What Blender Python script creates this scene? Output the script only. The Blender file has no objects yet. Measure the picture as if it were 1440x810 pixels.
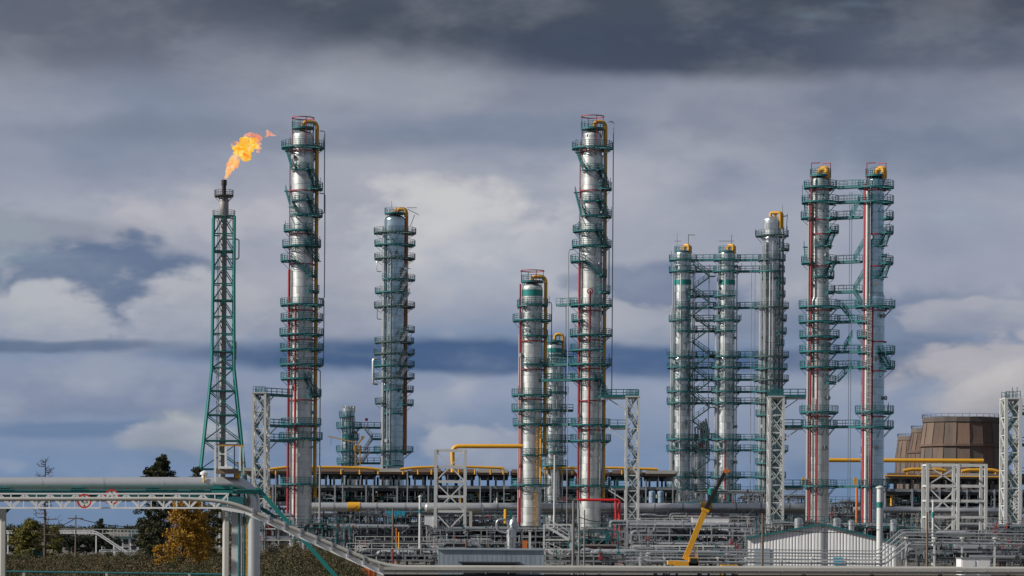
import bpy, math, random
from mathutils import Vector, Matrix, noise as mnoise
random.seed(7)
R_ = math.radians
SC = bpy.context.scene
COL = SC.collection

# ------------------------------------------------------------------ camera, sky, sun, exposure
F, CX, HY, CAMZ, ROLL = 4000.0, 720.0, 745.0, 3.8, R_(0.38)
cam_data = bpy.data.cameras.new('camera'); cam = bpy.data.objects.new('camera', cam_data); COL.objects.link(cam)
cam_data.sensor_width = 36.0; cam_data.lens = F * 36.0 / 1440.0
cam_data.shift_y = (HY - 405.0) / 1440.0
cam_data.clip_start = 1.0; cam_data.clip_end = 20000.0
ca, sa = math.cos(ROLL), math.sin(ROLL)
cam.matrix_world = Matrix(((ca, -sa, 0, 0), (0, 0, -1, 0), (sa, ca, 0, CAMZ), (0, 0, 0, 1)))
SC.camera = cam
SC.view_settings.view_transform = 'Standard'; SC.view_settings.look = 'None'
SC.view_settings.exposure = 0.0; SC.view_settings.gamma = 1.0
SC.view_settings.use_curve_mapping = False
SUN_AZ, SUN_EL = 256.0, 30.0        # degrees clockwise from the viewing direction, degrees above the horizon
sun_data = bpy.data.lights.new('sun', 'SUN'); sun_data.energy = 5.0; sun_data.angle = R_(1.2); sun_data.color = (1.0, 0.95, 0.87)
sun = bpy.data.objects.new('sun', sun_data); COL.objects.link(sun)
sd = Vector((math.sin(R_(SUN_AZ)) * math.cos(R_(SUN_EL)), math.cos(R_(SUN_AZ)) * math.cos(R_(SUN_EL)), math.sin(R_(SUN_EL))))
sun.rotation_euler = sd.to_track_quat('Z', 'Y').to_euler(); sun.location = (-200, -100, 150)
SC.cycles.max_bounces = 6; SC.cycles.diffuse_bounces = 2; SC.cycles.glossy_bounces = 3
SC.cycles.transparent_max_bounces = 8; SC.cycles.volume_bounces = 1
SC.cycles.use_adaptive_sampling = True

class G:
    """small helper to chain shader nodes"""
    def __init__(s, nt): s.nt = nt
    def n(s, t, **kw):
        nd = s.nt.nodes.new(t)
        for k, v in kw.items(): setattr(nd, k, v)
        return nd
    def put(s, sock, v):
        if v is None: return
        if hasattr(v, 'is_linked') or hasattr(v, 'links'): s.nt.links.new(v, sock)
        else: sock.default_value = v
    def m(s, op, a, b=None, c=None, clamp=False):
        nd = s.n('ShaderNodeMath', operation=op, use_clamp=clamp)
        s.put(nd.inputs[0], a); s.put(nd.inputs[1], b)
        if c is not None: s.put(nd.inputs[2], c)
        return nd.outputs[0]
    def mix(s, f, a, b, blend='MIX'):
        nd = s.n('ShaderNodeMix', data_type='RGBA', blend_type=blend, clamp_factor=True)
        s.put(nd.inputs[0], f); s.put(nd.inputs[6], a); s.put(nd.inputs[7], b)
        return nd.outputs[2]
    def noise(s, vec, scale, detail=4, rough=0.55, dist=0.0):
        nd = s.n('ShaderNodeTexNoise'); s.put(nd.inputs['Vector'], vec)
        nd.inputs['Scale'].default_value = scale; nd.inputs['Detail'].default_value = detail
        nd.inputs['Roughness'].default_value = rough; nd.inputs['Distortion'].default_value = dist
        return nd.outputs[0]
    def sm(s, v, lo, hi):
        nd = s.n('ShaderNodeMapRange', interpolation_type='SMOOTHSTEP')
        s.put(nd.inputs[0], v); nd.inputs[1].default_value = lo; nd.inputs[2].default_value = hi
        return nd.outputs[0]
    def comb(s, x, y, z):
        nd = s.n('ShaderNodeCombineXYZ'); s.put(nd.inputs[0], x); s.put(nd.inputs[1], y); s.put(nd.inputs[2], z)
        return nd.outputs[0]
    def ramp(s, v, stops, interp='LINEAR'):
        nd = s.n('ShaderNodeValToRGB'); s.put(nd.inputs[0], v)
        el = nd.color_ramp.elements; nd.color_ramp.interpolation = interp
        while len(el) < len(stops): el.new(0.5)
        for e, (p, c) in zip(el, stops): e.position = p; e.color = c
        return nd.outputs[0]

def srgb(r, g, b):
    def f(c):
        c /= 255.0
        return c / 12.92 if c <= 0.04045 else ((c + 0.055) / 1.055) ** 2.4
    return (f(r), f(g), f(b), 1.0)

def build_world():
    w = bpy.data.worlds.new('World'); SC.world = w; w.use_nodes = True
    nt = w.node_tree; nt.nodes.clear(); g = G(nt)
    out = g.n('ShaderNodeOutputWorld'); bg = g.n('ShaderNodeBackground'); bg.inputs[1].default_value = 0.1
    nt.links.new(bg.outputs[0], out.inputs[0])
    sky = g.n('ShaderNodeTexSky', sky_type='NISHITA'); sky.sun_disc = False
    sky.sun_elevation = R_(SUN_EL); sky.sun_rotation = R_(SUN_AZ); sky.altitude = 100.0
    tc = g.n('ShaderNodeTexCoord').outputs['Generated']
    sep = g.n('ShaderNodeSeparateXYZ'); nt.links.new(tc, sep.inputs[0])
    x, y, z = sep.outputs
    az = g.m('ARCTAN2', x, y); el = g.m('ARCSINE', z)
    # cloud space: azimuth and elevation in hundredths of a radian, layers flattened towards the horizon
    u = g.m('MULTIPLY', az, 100.0); v = g.m('MULTIPLY', el, 100.0)
    p3 = g.comb(g.m('MULTIPLY', x, 1.0), y, g.m('MULTIPLY', z, 2.2))
    n1 = g.m('SUBTRACT', g.noise(p3, 9.0, 4, 0.55), 0.5)
    n2 = g.m('SUBTRACT', g.noise(p3, 22.0, 4, 0.6), 0.5)
    n3 = g.m('SUBTRACT', g.noise(p3, 70.0, 3, 0.6), 0.5)
    # heaped puffs: folded noise makes round lobes with creased valleys between them
    pw = g.comb(g.m('ADD', x, g.m('MULTIPLY', n2, .02)), y, g.m('MULTIPLY', z, 1.4))
    def puffs(sc, det): return g.m('SUBTRACT', g.m('ABSOLUTE', g.m('SUBTRACT', g.m('MULTIPLY', g.noise(pw, sc, det, .5), 2.0), 1.0)), .2)
    pf = g.m('ADD', g.m('MULTIPLY', puffs(20.0, 2), 1.1), g.m('MULTIPLY', puffs(52.0, 2), .5))
    p4 = g.comb(x, y, g.m('MULTIPLY', z, 5.0))
    n4 = g.m('SUBTRACT', g.noise(p4, 14.0, 3, 0.55), 0.5)
    vw = g.m('ADD', v, g.m('ADD', g.m('MULTIPLY', n1, 4.2), g.m('MULTIPLY', n4, 1.2)))
    K = 25.0
    def E(ypx): return max(0.0, min(1.0, (HY - ypx) / 40.0 / K))
    base = g.ramp(g.m('DIVIDE', vw, K), [
        (0.0, srgb(112, 134, 164)), (E(690), srgb(112, 137, 172)), (E(620), srgb(128, 144, 172)), (E(545), srgb(140, 150, 174)),
        (E(470), srgb(128, 142, 168)), (E(400), srgb(168, 168, 180)), (E(330), srgb(166, 167, 180)),
        (E(250), srgb(146, 151, 168)), (E(170), srgb(142, 147, 163)), (E(95), srgb(124, 127, 142)),
        (E(20), srgb(94, 98, 112)), (1.0, srgb(112, 116, 130))])
    c = base
    # large soft mottling everywhere
    c = g.mix(g.m('MULTIPLY', g.sm(g.m('ADD', g.m('MULTIPLY', n1, 1.2), g.m('MULTIPLY', pf, .55)), .02, .30), 0.5), c, srgb(192, 189, 193))
    c = g.mix(g.m('MULTIPLY', g.sm(g.m('MULTIPLY', n1, -1.0), 0.0, 0.22), 0.55), c, srgb(104, 118, 144))
    # individual cloud masses in view: (px, py, half width, half height, soft lo, soft hi, noise weight, colour, opacity)
    blobs = [
        (520, 300, 300, 110, 0.30, 0.85, 0.5, srgb(178, 176, 184), 0.6),
        (1010, 180, 150, 85, 0.25, 0.8, 0.6, srgb(172, 171, 180), 0.65),
        (880, 270, 150, 70, 0.25, 0.8, 0.6, srgb(176, 175, 185), 0.55),
        (560, 110, 170, 60, 0.25, 0.75, 0.6, srgb(160, 161, 172), 0.65),
        (330, 200, 420, 22, 0.2, 0.9, 0.7, srgb(120, 128, 146), 0.55),
        (700, 185, 260, 28, 0.2, 0.9, 0.7, srgb(112, 123, 147), 0.6),
        (1130, 165, 260, 60, 0.15, 0.9, 0.7, srgb(108, 116, 138), 0.6),
        (1330, 215, 200, 45, 0.15, 0.9, 0.7, srgb(106, 117, 141), 0.6),
        (640, 350, 190, 85, 0.28, 0.66, 0.8, srgb(208, 204, 203), 0.85),
        (1000, 350, 260, 60, 0.28, 0.75, 0.9, srgb(158, 160, 175), 0.7),
        (1320, 370, 210, 75, 0.25, 0.75, 0.9, srgb(150, 155, 173), 0.7),
        (280, 340, 190, 60, 0.28, 0.7, 0.8, srgb(188, 184, 189), 0.75),
        (40, 340, 160, 30, 0.2, 0.7, 0.9, srgb(126, 131, 148), 0.6),
        (150, 405, 160, 60, 0.22, 0.55, 0.8, srgb(92, 110, 141), 0.9),
        (925, 400, 110, 38, 0.25, 0.65, 0.9, srgb(104, 118, 148), 0.75),
        (1180, 440, 320, 45, 0.2, 0.8, 0.8, srgb(108, 122, 150), 0.7),
        (60, 450, 115, 40, 0.28, 0.58, 0.9, srgb(190, 188, 193), 0.85),
        (270, 445, 105, 62, 0.28, 0.58, 0.9, srgb(188, 186, 191), 0.85),
        (450, 430, 160, 60, 0.28, 0.62, 0.8, srgb(172, 171, 180), 0.7),
        (880, 455, 130, 42, 0.3, 0.5, 0.9, srgb(178, 178, 186), 0.8),
        (620, 500, 400, 25, 0.22, 0.75, 0.30, srgb(60, 88, 128), 0.95),
        (60, 490, 190, 11, 0.2, 0.8, 0.5, srgb(92, 108, 137), 0.85),
        (930, 505, 300, 24, 0.2, 0.8, 0.35, srgb(72, 97, 136), 0.9),
        (170, 555, 240, 45, 0.22, 0.62, 0.7, srgb(152, 158, 176), 0.75),
        (120, 610, 260, 14, 0.2, 0.8, 0.5, srgb(98, 120, 155), 0.7),
        (480, 580, 150, 40, 0.25, 0.6, 0.7, srgb(156, 162, 178), 0.6),
        (250, 622, 100, 26, 0.22, 0.6, 1.0, srgb(176, 177, 185), 0.8),
        (690, 635, 100, 32, 0.28, 0.55, 0.9, srgb(172, 174, 184), 0.75),
        (1365, 442, 110, 28, 0.3, 0.55, 0.9, srgb(176, 174, 182), 0.8),
        (1300, 500, 200, 30, 0.2, 0.8, 0.7, srgb(98, 113, 142), 0.8),
        (1150, 600, 220, 70, 0.2, 0.8, 0.6, srgb(142, 150, 170), 0.5),
        (1405, 535, 120, 60, 0.28, 0.55, 0.8, srgb(182, 175, 180), 0.85),  # pale patch painted behind the steam to lighten the plume
        (150, 65, 300, 55, 0.1, 0.9, 0.25, srgb(94, 98, 112), 0.75),
        (330, 90, 120, 40, 0.25, 0.9, 0.7, srgb(138, 141, 156), 0.5),
        (930, 10, 600, 84, 0.18, 0.62, 0.16, srgb(66, 73, 87), 0.95),
        (960, 78, 270, 34, 0.15, 0.7, 0.14, srgb(64, 72, 89), 0.92),
        (1330, 70, 230, 42, 0.15, 0.85, 0.3, srgb(88, 95, 112), 0.75),
        (1390, 0, 200, 40, 0.15, 0.85, 0.2, srgb(76, 80, 94), 0.85),
        (560, 0, 220, 30, 0.15, 0.8, 0.2, srgb(74, 80, 94), 0.85),
    ]
    wob = g.m('ADD', g.m('ADD', g.m('MULTIPLY', n2, .6), g.m('MULTIPLY', n3, 0.3)), g.m('MULTIPLY', pf, .5))
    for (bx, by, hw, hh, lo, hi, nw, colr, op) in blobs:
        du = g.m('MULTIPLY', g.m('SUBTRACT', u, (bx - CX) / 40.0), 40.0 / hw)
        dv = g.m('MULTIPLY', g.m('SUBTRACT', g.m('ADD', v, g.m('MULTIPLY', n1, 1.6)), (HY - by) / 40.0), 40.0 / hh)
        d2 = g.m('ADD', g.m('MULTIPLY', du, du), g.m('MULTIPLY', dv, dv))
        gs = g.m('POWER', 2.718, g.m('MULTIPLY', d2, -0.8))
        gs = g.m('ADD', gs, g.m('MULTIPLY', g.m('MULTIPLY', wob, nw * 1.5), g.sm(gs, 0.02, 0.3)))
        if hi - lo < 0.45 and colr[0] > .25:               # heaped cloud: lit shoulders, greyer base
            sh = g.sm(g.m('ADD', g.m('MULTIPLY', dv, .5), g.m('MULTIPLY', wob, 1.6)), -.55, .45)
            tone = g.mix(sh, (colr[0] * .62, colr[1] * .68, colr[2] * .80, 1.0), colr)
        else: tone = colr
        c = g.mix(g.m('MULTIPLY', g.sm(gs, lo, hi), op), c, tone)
    # fine billow texture
    c = g.mix(g.m('MULTIPLY', g.sm(n2, -0.05, 0.25), 0.13), c, srgb(200, 198, 202))
    c = g.mix(g.m('MULTIPLY', g.sm(g.m('MULTIPLY', n2, -1.0), 0.0, 0.25), 0.10), c, srgb(84, 98, 124))
    c = g.mix(1.0, c, (9.6, 9.95, 10.15, 1.0), 'MULTIPLY')
    cover = g.m('SUBTRACT', 0.97, g.m('MULTIPLY', g.sm(g.m('MULTIPLY', n4, -1.0), 0.08, 0.3), 0.25))
    full = g.mix(cover, sky.outputs[0], c)
    nt.links.new(full, bg.inputs[0])
build_world()
SC.world.cycles.sampling_method = 'MANUAL'; SC.world.cycles.sample_map_resolution = 256

# ------------------------------------------------------------------ placing and mesh helpers
def P(px, py, Y):
    """world point at depth Y seen at photograph pixel (px, py)"""
    dx, dy = px - CX, HY - py
    return Vector(((dx * ca - dy * sa) / F * Y, Y, CAMZ + (dx * sa + dy * ca) / F * Y))
def S(px, Y): return px * Y / F
def Zg(px, Y): return P(px, 745, Y)

class MB:
    def __init__(s): s.v = []; s.f = []
    def add(s, vs, fs):
        o = len(s.v); s.v.extend(vs); s.f.extend([tuple(i + o for i in f) for f in fs])
    def box(s, c, d, rz=0.0):
        cx, cy, cz = c; hx, hy, hz = d[0] / 2, d[1] / 2, d[2] / 2
        co, si = math.cos(rz), math.sin(rz)
        vs = []
        for zz in (-hz, hz):
            for a, b in ((-hx, -hy), (hx, -hy), (hx, hy), (-hx, hy)):
                vs.append((cx + a * co - b * si, cy + a * si + b * co, cz + zz))
        s.add(vs, [(3, 2, 1, 0), (4, 5, 6, 7), (0, 1, 5, 4), (1, 2, 6, 5), (2, 3, 7, 6), (3, 0, 4, 7)])
        return s
    def bar(s, a, b, w, h=None):
        a, b = Vector(a), Vector(b); h = h or w; t = b - a
        if t.length < 1e-6: return s
        t.normalize()
        ref = Vector((0, 0, 1)) if abs(t.z) < 0.95 else Vector((0, 1, 0))
        x = t.cross(ref).normalized(); y = x.cross(t).normalized()
        vs = []
        for p in (a, b):
            for i, j in ((-1, -1), (1, -1), (1, 1), (-1, 1)): vs.append(tuple(p + x * (i * w / 2) + y * (j * h / 2)))
        s.add(vs, [(3, 2, 1, 0), (4, 5, 6, 7), (0, 1, 5, 4), (1, 2, 6, 5), (2, 3, 7, 6), (3, 0, 4, 7)])
        return s
    def tube(s, pts, r, n=8, caps=True, r1=None):
        pts = [Vector(p) for p in pts]; k = len(pts); rings = []
        tang = []
        for i in range(k):
            if i == 0: t = pts[1] - pts[0]
            elif i == k - 1: t = pts[-1] - pts[-2]
            else: t = (pts[i + 1] - pts[i]).normalized() + (pts[i] - pts[i - 1]).normalized()
            tang.append(t.normalized() if t.length > 1e-9 else Vector((0, 0, 1)))
        ref = Vector((0, 0, 1)) if abs(tang[0].z) < 0.9 else Vector((0, 1, 0))
        x = tang[0].cross(ref).normalized(); vs = []
        for i in range(k):
            t = tang[i]; x = (x - t * x.dot(t))
            x = x.normalized() if x.length > 1e-6 else t.orthogonal().normalized()
            y = t.cross(x); rr = r if r1 is None else r + (r1 - r) * i / (k - 1)
            if 0 < i < k - 1:
                cosang = max(0.5, t.dot((pts[i] - pts[i - 1]).normalized()))
                rr /= cosang if cosang < 0.93 else 1.0
            for j in range(n):
                a = 2 * math.pi * j / n
                vs.append(tuple(pts[i] + x * (rr * math.cos(a)) + y * (rr * math.sin(a))))
        fs = []
        for i in range(k - 1):
            for j in range(n):
                a, b = i * n + j, i * n + (j + 1) % n
                fs.append((a, b, b + n, a + n))
        if caps: fs.append(tuple(range(n - 1, -1, -1))); fs.append(tuple((k - 1) * n + j for j in range(n)))
        s.add(vs, fs); return s
    def lathe(s, prof, n=32, c=(0, 0), a0=0.0, a1=2 * math.pi, close=True):
        """profile of (radius, z); full turn by default"""
        full = abs(a1 - a0 - 2 * math.pi) < 1e-6; m = n if full else n + 1; vs = []
        for (r, z) in prof:
            for j in range(m):
                a = a0 + (a1 - a0) * j / n
                vs.append((c[0] + r * math.cos(a), c[1] + r * math.sin(a), z))
        fs = []
        for i in range(len(prof) - 1):
            for j in range(n):
                a, b = i * m + j, i * m + (j + 1) % m
                fs.append((a, b, b + m, a + m))
        if close:
            if prof[0][0] > 1e-4 and full: fs.append(tuple(range(m - 1, -1, -1)))
            if prof[-1][0] > 1e-4 and full: fs.append(tuple((len(prof) - 1) * m + j for j in range(m)))
        s.add(vs, fs); return s
    def sector(s, r0, r1, a0, a1, z0, z1, n=None, c=(0, 0)):
        """flat annular plate with thickness between two radii"""
        n = n or max(4, int(abs(a1 - a0) / R_(12))); vs = []
        full = abs(a1 - a0 - 2 * math.pi) < 1e-6; m = n if full else n + 1
        for j in range(m):
            a = a0 + (a1 - a0) * j / n; co, si = math.cos(a), math.sin(a)
            for r, z in ((r0, z0), (r1, z0), (r1, z1), (r0, z1)): vs.append((c[0] + r * co, c[1] + r * si, z))
        fs = []
        for j in range(n):
            p, q = j * 4, ((j + 1) % m) * 4
            for k in range(4): fs.append((p + k, p + (k + 1) % 4, q + (k + 1) % 4, q + k))
        if not full: fs.append((3, 2, 1, 0)); fs.append(tuple(n * 4 + k for k in range(4)))
        s.add(vs, fs); return s
    def build(s, name, mat, parent=None, smooth=False, kind=None, origin=None):
        me = bpy.data.meshes.new(name)
        vs = s.v
        if origin is not None: vs = [(a - origin[0], b - origin[1], c - origin[2]) for a, b, c in vs]
        me.from_pydata(vs, [], s.f)
        me.materials.append(MAT[mat] if isinstance(mat, str) else mat)
        if smooth:
            me.polygons.foreach_set('use_smooth', [True] * len(me.polygons))
            try: me.set_sharp_from_angle(angle=R_(40))
            except Exception: pass
        me.update()
        return link(name, me, parent, kind)

def link(name, me, parent=None, kind=None, loc=None):
    o = bpy.data.objects.new(name, me); COL.objects.link(o)
    if parent is not None: o.parent = parent
    if kind: o['kind'] = kind
    if loc is not None: o.location = loc
    return o
def tag(o, label, cat, group=None):
    o['label'] = label; o['category'] = cat
    if group: o['group'] = group
    return o
def thing(name, label, cat, loc=(0, 0, 0), group=None, rz=0.0):
    o = bpy.data.objects.new(name, None); COL.objects.link(o); o.location = loc; o.rotation_euler = (0, 0, rz)
    o.empty_display_size = 0.5; o['kind'] = 'thing'
    return tag(o, label, cat, group)
def fillet(pts, rad, n=5):
    pts = [Vector(p) for p in pts]; out = [pts[0]]
    for i in range(1, len(pts) - 1):
        p, a, b = pts[i], pts[i - 1], pts[i + 1]
        d1, d2 = (a - p), (b - p); r = min(rad, d1.length * .48, d2.length * .48)
        s0, s1 = p + d1.normalized() * r, p + d2.normalized() * r
        for k in range(n + 1):
            t = k / n; out.append(s0 * (1 - t) ** 2 + p * (2 * t * (1 - t)) + s1 * t ** 2)
    out.append(pts[-1]); return out

# ------------------------------------------------------------------ materials
MAT = {}
def pmat(name, col, rough=0.5, metal=0.0, var=0.10, grime=0.25, grime_col=(0.09, 0.07, 0.055, 1), streak=False, nscale=1.2, spec=0.5, bump=0.0, objvar=0.08):
    m = bpy.data.materials.new(name); m.use_nodes = True; nt = m.node_tree; g = G(nt)
    b = nt.nodes['Principled BSDF']; b.inputs['Metallic'].default_value = metal
    b.inputs['Specular IOR Level'].default_value = spec
    tc = g.n('ShaderNodeTexCoord').outputs['Object']
    vec = tc
    if streak:
        mp = g.n('ShaderNodeMapping'); mp.inputs['Scale'].default_value = (1, 1, 0.12); nt.links.new(tc, mp.inputs[0]); vec = mp.outputs[0]
    n1 = g.noise(vec, nscale, 6, 0.62); n2 = g.noise(tc, nscale * 0.23, 4, 0.5)
    rnd = g.n('ShaderNodeObjectInfo').outputs['Random']
    c = g.mix(1.0, col, g.comb(*[g.m('ADD', 1 - var - objvar, g.m('ADD', g.m('MULTIPLY', n2, 2 * var), g.m('MULTIPLY', rnd, 2 * objvar)))] * 3), 'MULTIPLY')
    c = g.mix(g.m('MULTIPLY', g.sm(n1, 0.52, 0.78), grime), c, grime_col)
    nt.links.new(c, b.inputs['Base Color'])
    g.put(b.inputs['Roughness'], g.m('ADD', rough - 0.1, g.m('MULTIPLY', n1, 0.2)))
    if bump:
        bp = g.n('ShaderNodeBump'); bp.inputs['Strength'].default_value = bump; bp.inputs['Distance'].default_value = 0.05
        nt.links.new(n1, bp.inputs['Height']); nt.links.new(bp.outputs[0], b.inputs['Normal'])
    MAT[name] = m; return m

def cladding(name, col, rough, metal, panel=1.3, pvar=.26):
    """aluminium sheet cladding: every sheet of a course takes its own tone, with seams and dull blotches"""
    m = bpy.data.materials.new(name); m.use_nodes = True; nt = m.node_tree; g = G(nt)
    b = nt.nodes['Principled BSDF']
    tc = g.n('ShaderNodeTexCoord').outputs['Object']
    sep = g.n('ShaderNodeSeparateXYZ'); nt.links.new(tc, sep.inputs[0])
    ang = g.m('MULTIPLY', g.m('ARCTAN2', sep.outputs[1], sep.outputs[0]), 14 / (2 * math.pi))
    row = g.m('FLOOR', g.m('MULTIPLY', sep.outputs[2], 1.0 / panel))
    cell = g.comb(g.m('FLOOR', g.m('ADD', ang, g.m('MULTIPLY', g.m('MODULO', row, 2.0), 0.5))), row, g.m('MULTIPLY', g.n('ShaderNodeObjectInfo').outputs['Random'], 37.0))
    wn = g.n('ShaderNodeTexWhiteNoise'); wn.noise_dimensions = '3D'; nt.links.new(cell, wn.inputs['Vector'])
    pv = wn.outputs['Value']
    n1 = g.noise(tc, 0.8, 6, 0.65, 0.3)
    mp = g.n('ShaderNodeMapping'); mp.inputs['Scale'].default_value = (1.5, 1.5, 0.06); nt.links.new(tc, mp.inputs[0])
    st = g.noise(mp.outputs[0], 1.6, 4, 0.6)
    val = g.m('ADD', g.m('ADD', 0.80 - pvar / 2, g.m('MULTIPLY', pv, pvar)), g.m('MULTIPLY', g.m('SUBTRACT', n1, 0.5), 0.45))
    val = g.m('ADD', val, g.m('MULTIPLY', g.m('SUBTRACT', st, 0.5), 0.4))
    c = g.mix(1.0, col, g.comb(val, val, val), 'MULTIPLY')
    c = g.mix(g.m('MULTIPLY', g.sm(st, 0.58, 0.8), 0.35), c, (0.16, 0.15, 0.13, 1))
    seam = g.m('LESS_THAN', g.m('FRACT', g.m('MULTIPLY', sep.outputs[2], 1.0 / panel)), 0.05)
    c = g.mix(g.m('MULTIPLY', seam, 0.35), c, (0.12, 0.125, 0.13, 1))
    nt.links.new(c, b.inputs['Base Color']); b.inputs['Metallic'].default_value = metal
    g.put(b.inputs['Roughness'], g.m('ADD', rough - 0.12, g.m('MULTIPLY', g.m('ADD', n1, g.m('MULTIPLY', pv, 0.6)), 0.18)))
    bp = g.n('ShaderNodeBump'); bp.inputs['Strength'].default_value = 0.25; bp.inputs['Distance'].default_value = 0.06
    nt.links.new(g.m('ADD', n1, g.m('MULTIPLY', pv, 0.5)), bp.inputs['Height']); nt.links.new(bp.outputs[0], b.inputs['Normal'])
    MAT[name] = m

cladding('clad_dull', (0.70, 0.725, 0.71, 1), 0.42, 0.58, pvar=.22)
cladding('clad_bright', (0.68, 0.72, 0.72, 1), 0.30, 0.8, pvar=.5)
cladding('clad_blue', (0.52, 0.67, 0.73, 1), 0.24, 0.88, pvar=.30)
pmat('teal', (0.013, 0.130, 0.142, 1), 0.5, 0, 0.2, 0.25, streak=True)
pmat('teal_grey', (0.045, 0.10, 0.105, 1), 0.55, 0, 0.2, 0.3, streak=True)
pmat('teal_bright', (0.008, 0.19, 0.17, 1), 0.45, 0, 0.1, 0.15)
pmat('white_steel', (0.56, 0.57, 0.56, 1), 0.5, 0, 0.08, 0.25, streak=True)
pmat('grey_steel', (0.25, 0.27, 0.28, 1), 0.5, 0.3, 0.15, 0.35, streak=True)
pmat('dark_steel', (0.05, 0.055, 0.06, 1), 0.55, 0.3, 0.2, 0.3)
pmat('galv', (0.50, 0.52, 0.53, 1), 0.38, 0.75, 0.12, 0.25, (0.2, 0.19, 0.18, 1), streak=True)
pmat('galv_light', (0.55, 0.56, 0.56, 1), 0.36, 0.6, 0.10, 0.25, (0.3, 0.29, 0.28, 1), streak=False)
pmat('red', (0.30, 0.028, 0.035, 1), 0.45, 0, 0.12, 0.2)
pmat('red_bright', (0.58, 0.02, 0.02, 1), 0.4, 0, 0.08, 0.1)
pmat('yellow', (0.66, 0.33, 0.02, 1), 0.5, 0, 0.12, 0.25, (0.3, 0.13, 0.03, 1))
pmat('orange', (0.62, 0.17, 0.04, 1), 0.5, 0, 0.12, 0.25)
pmat('concrete', (0.42, 0.41, 0.38, 1), 0.85, 0, 0.12, 0.3, streak=True, bump=0.2)
pmat('concrete_dark', (0.20, 0.19, 0.18, 1), 0.85, 0, 0.15, 0.35, streak=True, bump=0.2)
pmat('rust_beam', (0.24, 0.16, 0.12, 1), 0.75, 0, 0.25, 0.4)
pmat('white_panel', (0.74, 0.74, 0.74, 1), 0.5, 0.0, 0.06, 0.22, (0.3, 0.3, 0.29, 1), streak=True, objvar=0.10)
pmat('blue_grey', (0.30, 0.36, 0.41, 1), 0.5, 0.2, 0.08, 0.2, streak=True)
pmat('cyan', (0.02, 0.33, 0.48, 1), 0.5, 0, 0.12, 0.15)
pmat('wood_pole', (0.17, 0.12, 0.09, 1), 0.85, 0, 0.2, 0.4, streak=True)
pmat('brick_dark', (0.13, 0.055, 0.045, 1), 0.85, 0, 0.2, 0.3)
pmat('glass_dark', (0.02, 0.025, 0.03, 1), 0.12, 0, 0.1, 0.05)
pmat('black_paint', (0.012, 0.012, 0.013, 1), 0.45, 0, 0.1, 0.1)
pmat('pale_blue', (0.25, 0.36, 0.48, 1), 0.4, 0, 0.1, 0.1)
pmat('old_yellow', (0.42, 0.24, 0.05, 1), 0.6, 0, 0.25, 0.4, (0.2, 0.09, 0.04, 1))
pmat('rubber', (0.015, 0.015, 0.016, 1), 0.7, 0, 0.1, 0.1)
pmat('sign_white', (0.75, 0.75, 0.73, 1), 0.5, 0, 0.03, 0.1)
pmat('bark', (0.085, 0.06, 0.045, 1), 0.9, 0, 0.25, 0.3, bump=0.4)
pmat('scorched', (0.06, 0.05, 0.05, 1), 0.7, 0.3, 0.25, 0.3)
pmat('stack_grey', (0.30, 0.29, 0.28, 1), 0.55, 0.3, 0.15, 0.35, streak=True)

# ------------------------------------------------------------------ ground
def ground_material():
    m = bpy.data.materials.new('ground_soil'); m.use_nodes = True; nt = m.node_tree; g = G(nt)
    b = nt.nodes['Principled BSDF']; tc = g.n('ShaderNodeTexCoord').outputs['Object']
    n1 = g.noise(tc, 0.03, 6, 0.6); n2 = g.noise(tc, 1.5, 6, 0.65)
    c = g.mix(g.sm(n1, 0.4, 0.62), (0.105, 0.085, 0.05, 1), (0.19, 0.18, 0.165, 1))
    c = g.mix(g.m('MULTIPLY', n2, 0.6), c, (0.06, 0.055, 0.04, 1))
    nt.links.new(c, b.inputs['Base Color']); b.inputs['Roughness'].default_value = 0.95
    MAT['ground_soil'] = m
ground_material()
gm = MB(); n = 40
vs, fs = [], []
for i in range(n + 1):
    for j in range(n + 1):
        vs.append((-9000 + 18000 * i / n, -300 + 15000 * (j / n) ** 2, 0.0))
for i in range(n):
    for j in range(n):
        a = i * (n + 1) + j; fs.append((a, a + n + 1, a + n + 2, a + 1))
gm.add(vs, fs); ground = gm.build('ground', 'ground_soil', kind='structure')

# ------------------------------------------------------------------ railings, platforms, stairs
RW = 0.075
def arc_rail(mb, r, a0, a1, z, h=1.1, end0=None, end1=None, rin=None, step=None):
    n = max(3, int(abs(a1 - a0) / R_(14)))
    for zz, w in ((z + h, RW), (z + h * .68, RW * .7), (z + h * .36, RW * .7)):
        mb.sector(r - w / 2, r + w / 2, a0, a1, zz - w / 2, zz + w / 2, n)
    mb.sector(r - .02, r + .02, a0, a1, z, z + .14, n)
    k = max(2, int(abs(a1 - a0) * r / .75))
    full = abs(abs(a1 - a0) - 2 * math.pi) < 1e-5
    for i in range(k + (0 if full else 1)):
        a = a0 + (a1 - a0) * i / k
        mb.bar((r * math.cos(a), r * math.sin(a), z - .05), (r * math.cos(a), r * math.sin(a), z + h + .03), RW)
    if not full and rin:
        for a in (a0, a1):
            for zz in (z + h, z + h * .52):
                mb.bar((rin * math.cos(a), rin * math.sin(a), zz), (r * math.cos(a), r * math.sin(a), zz), RW)

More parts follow.
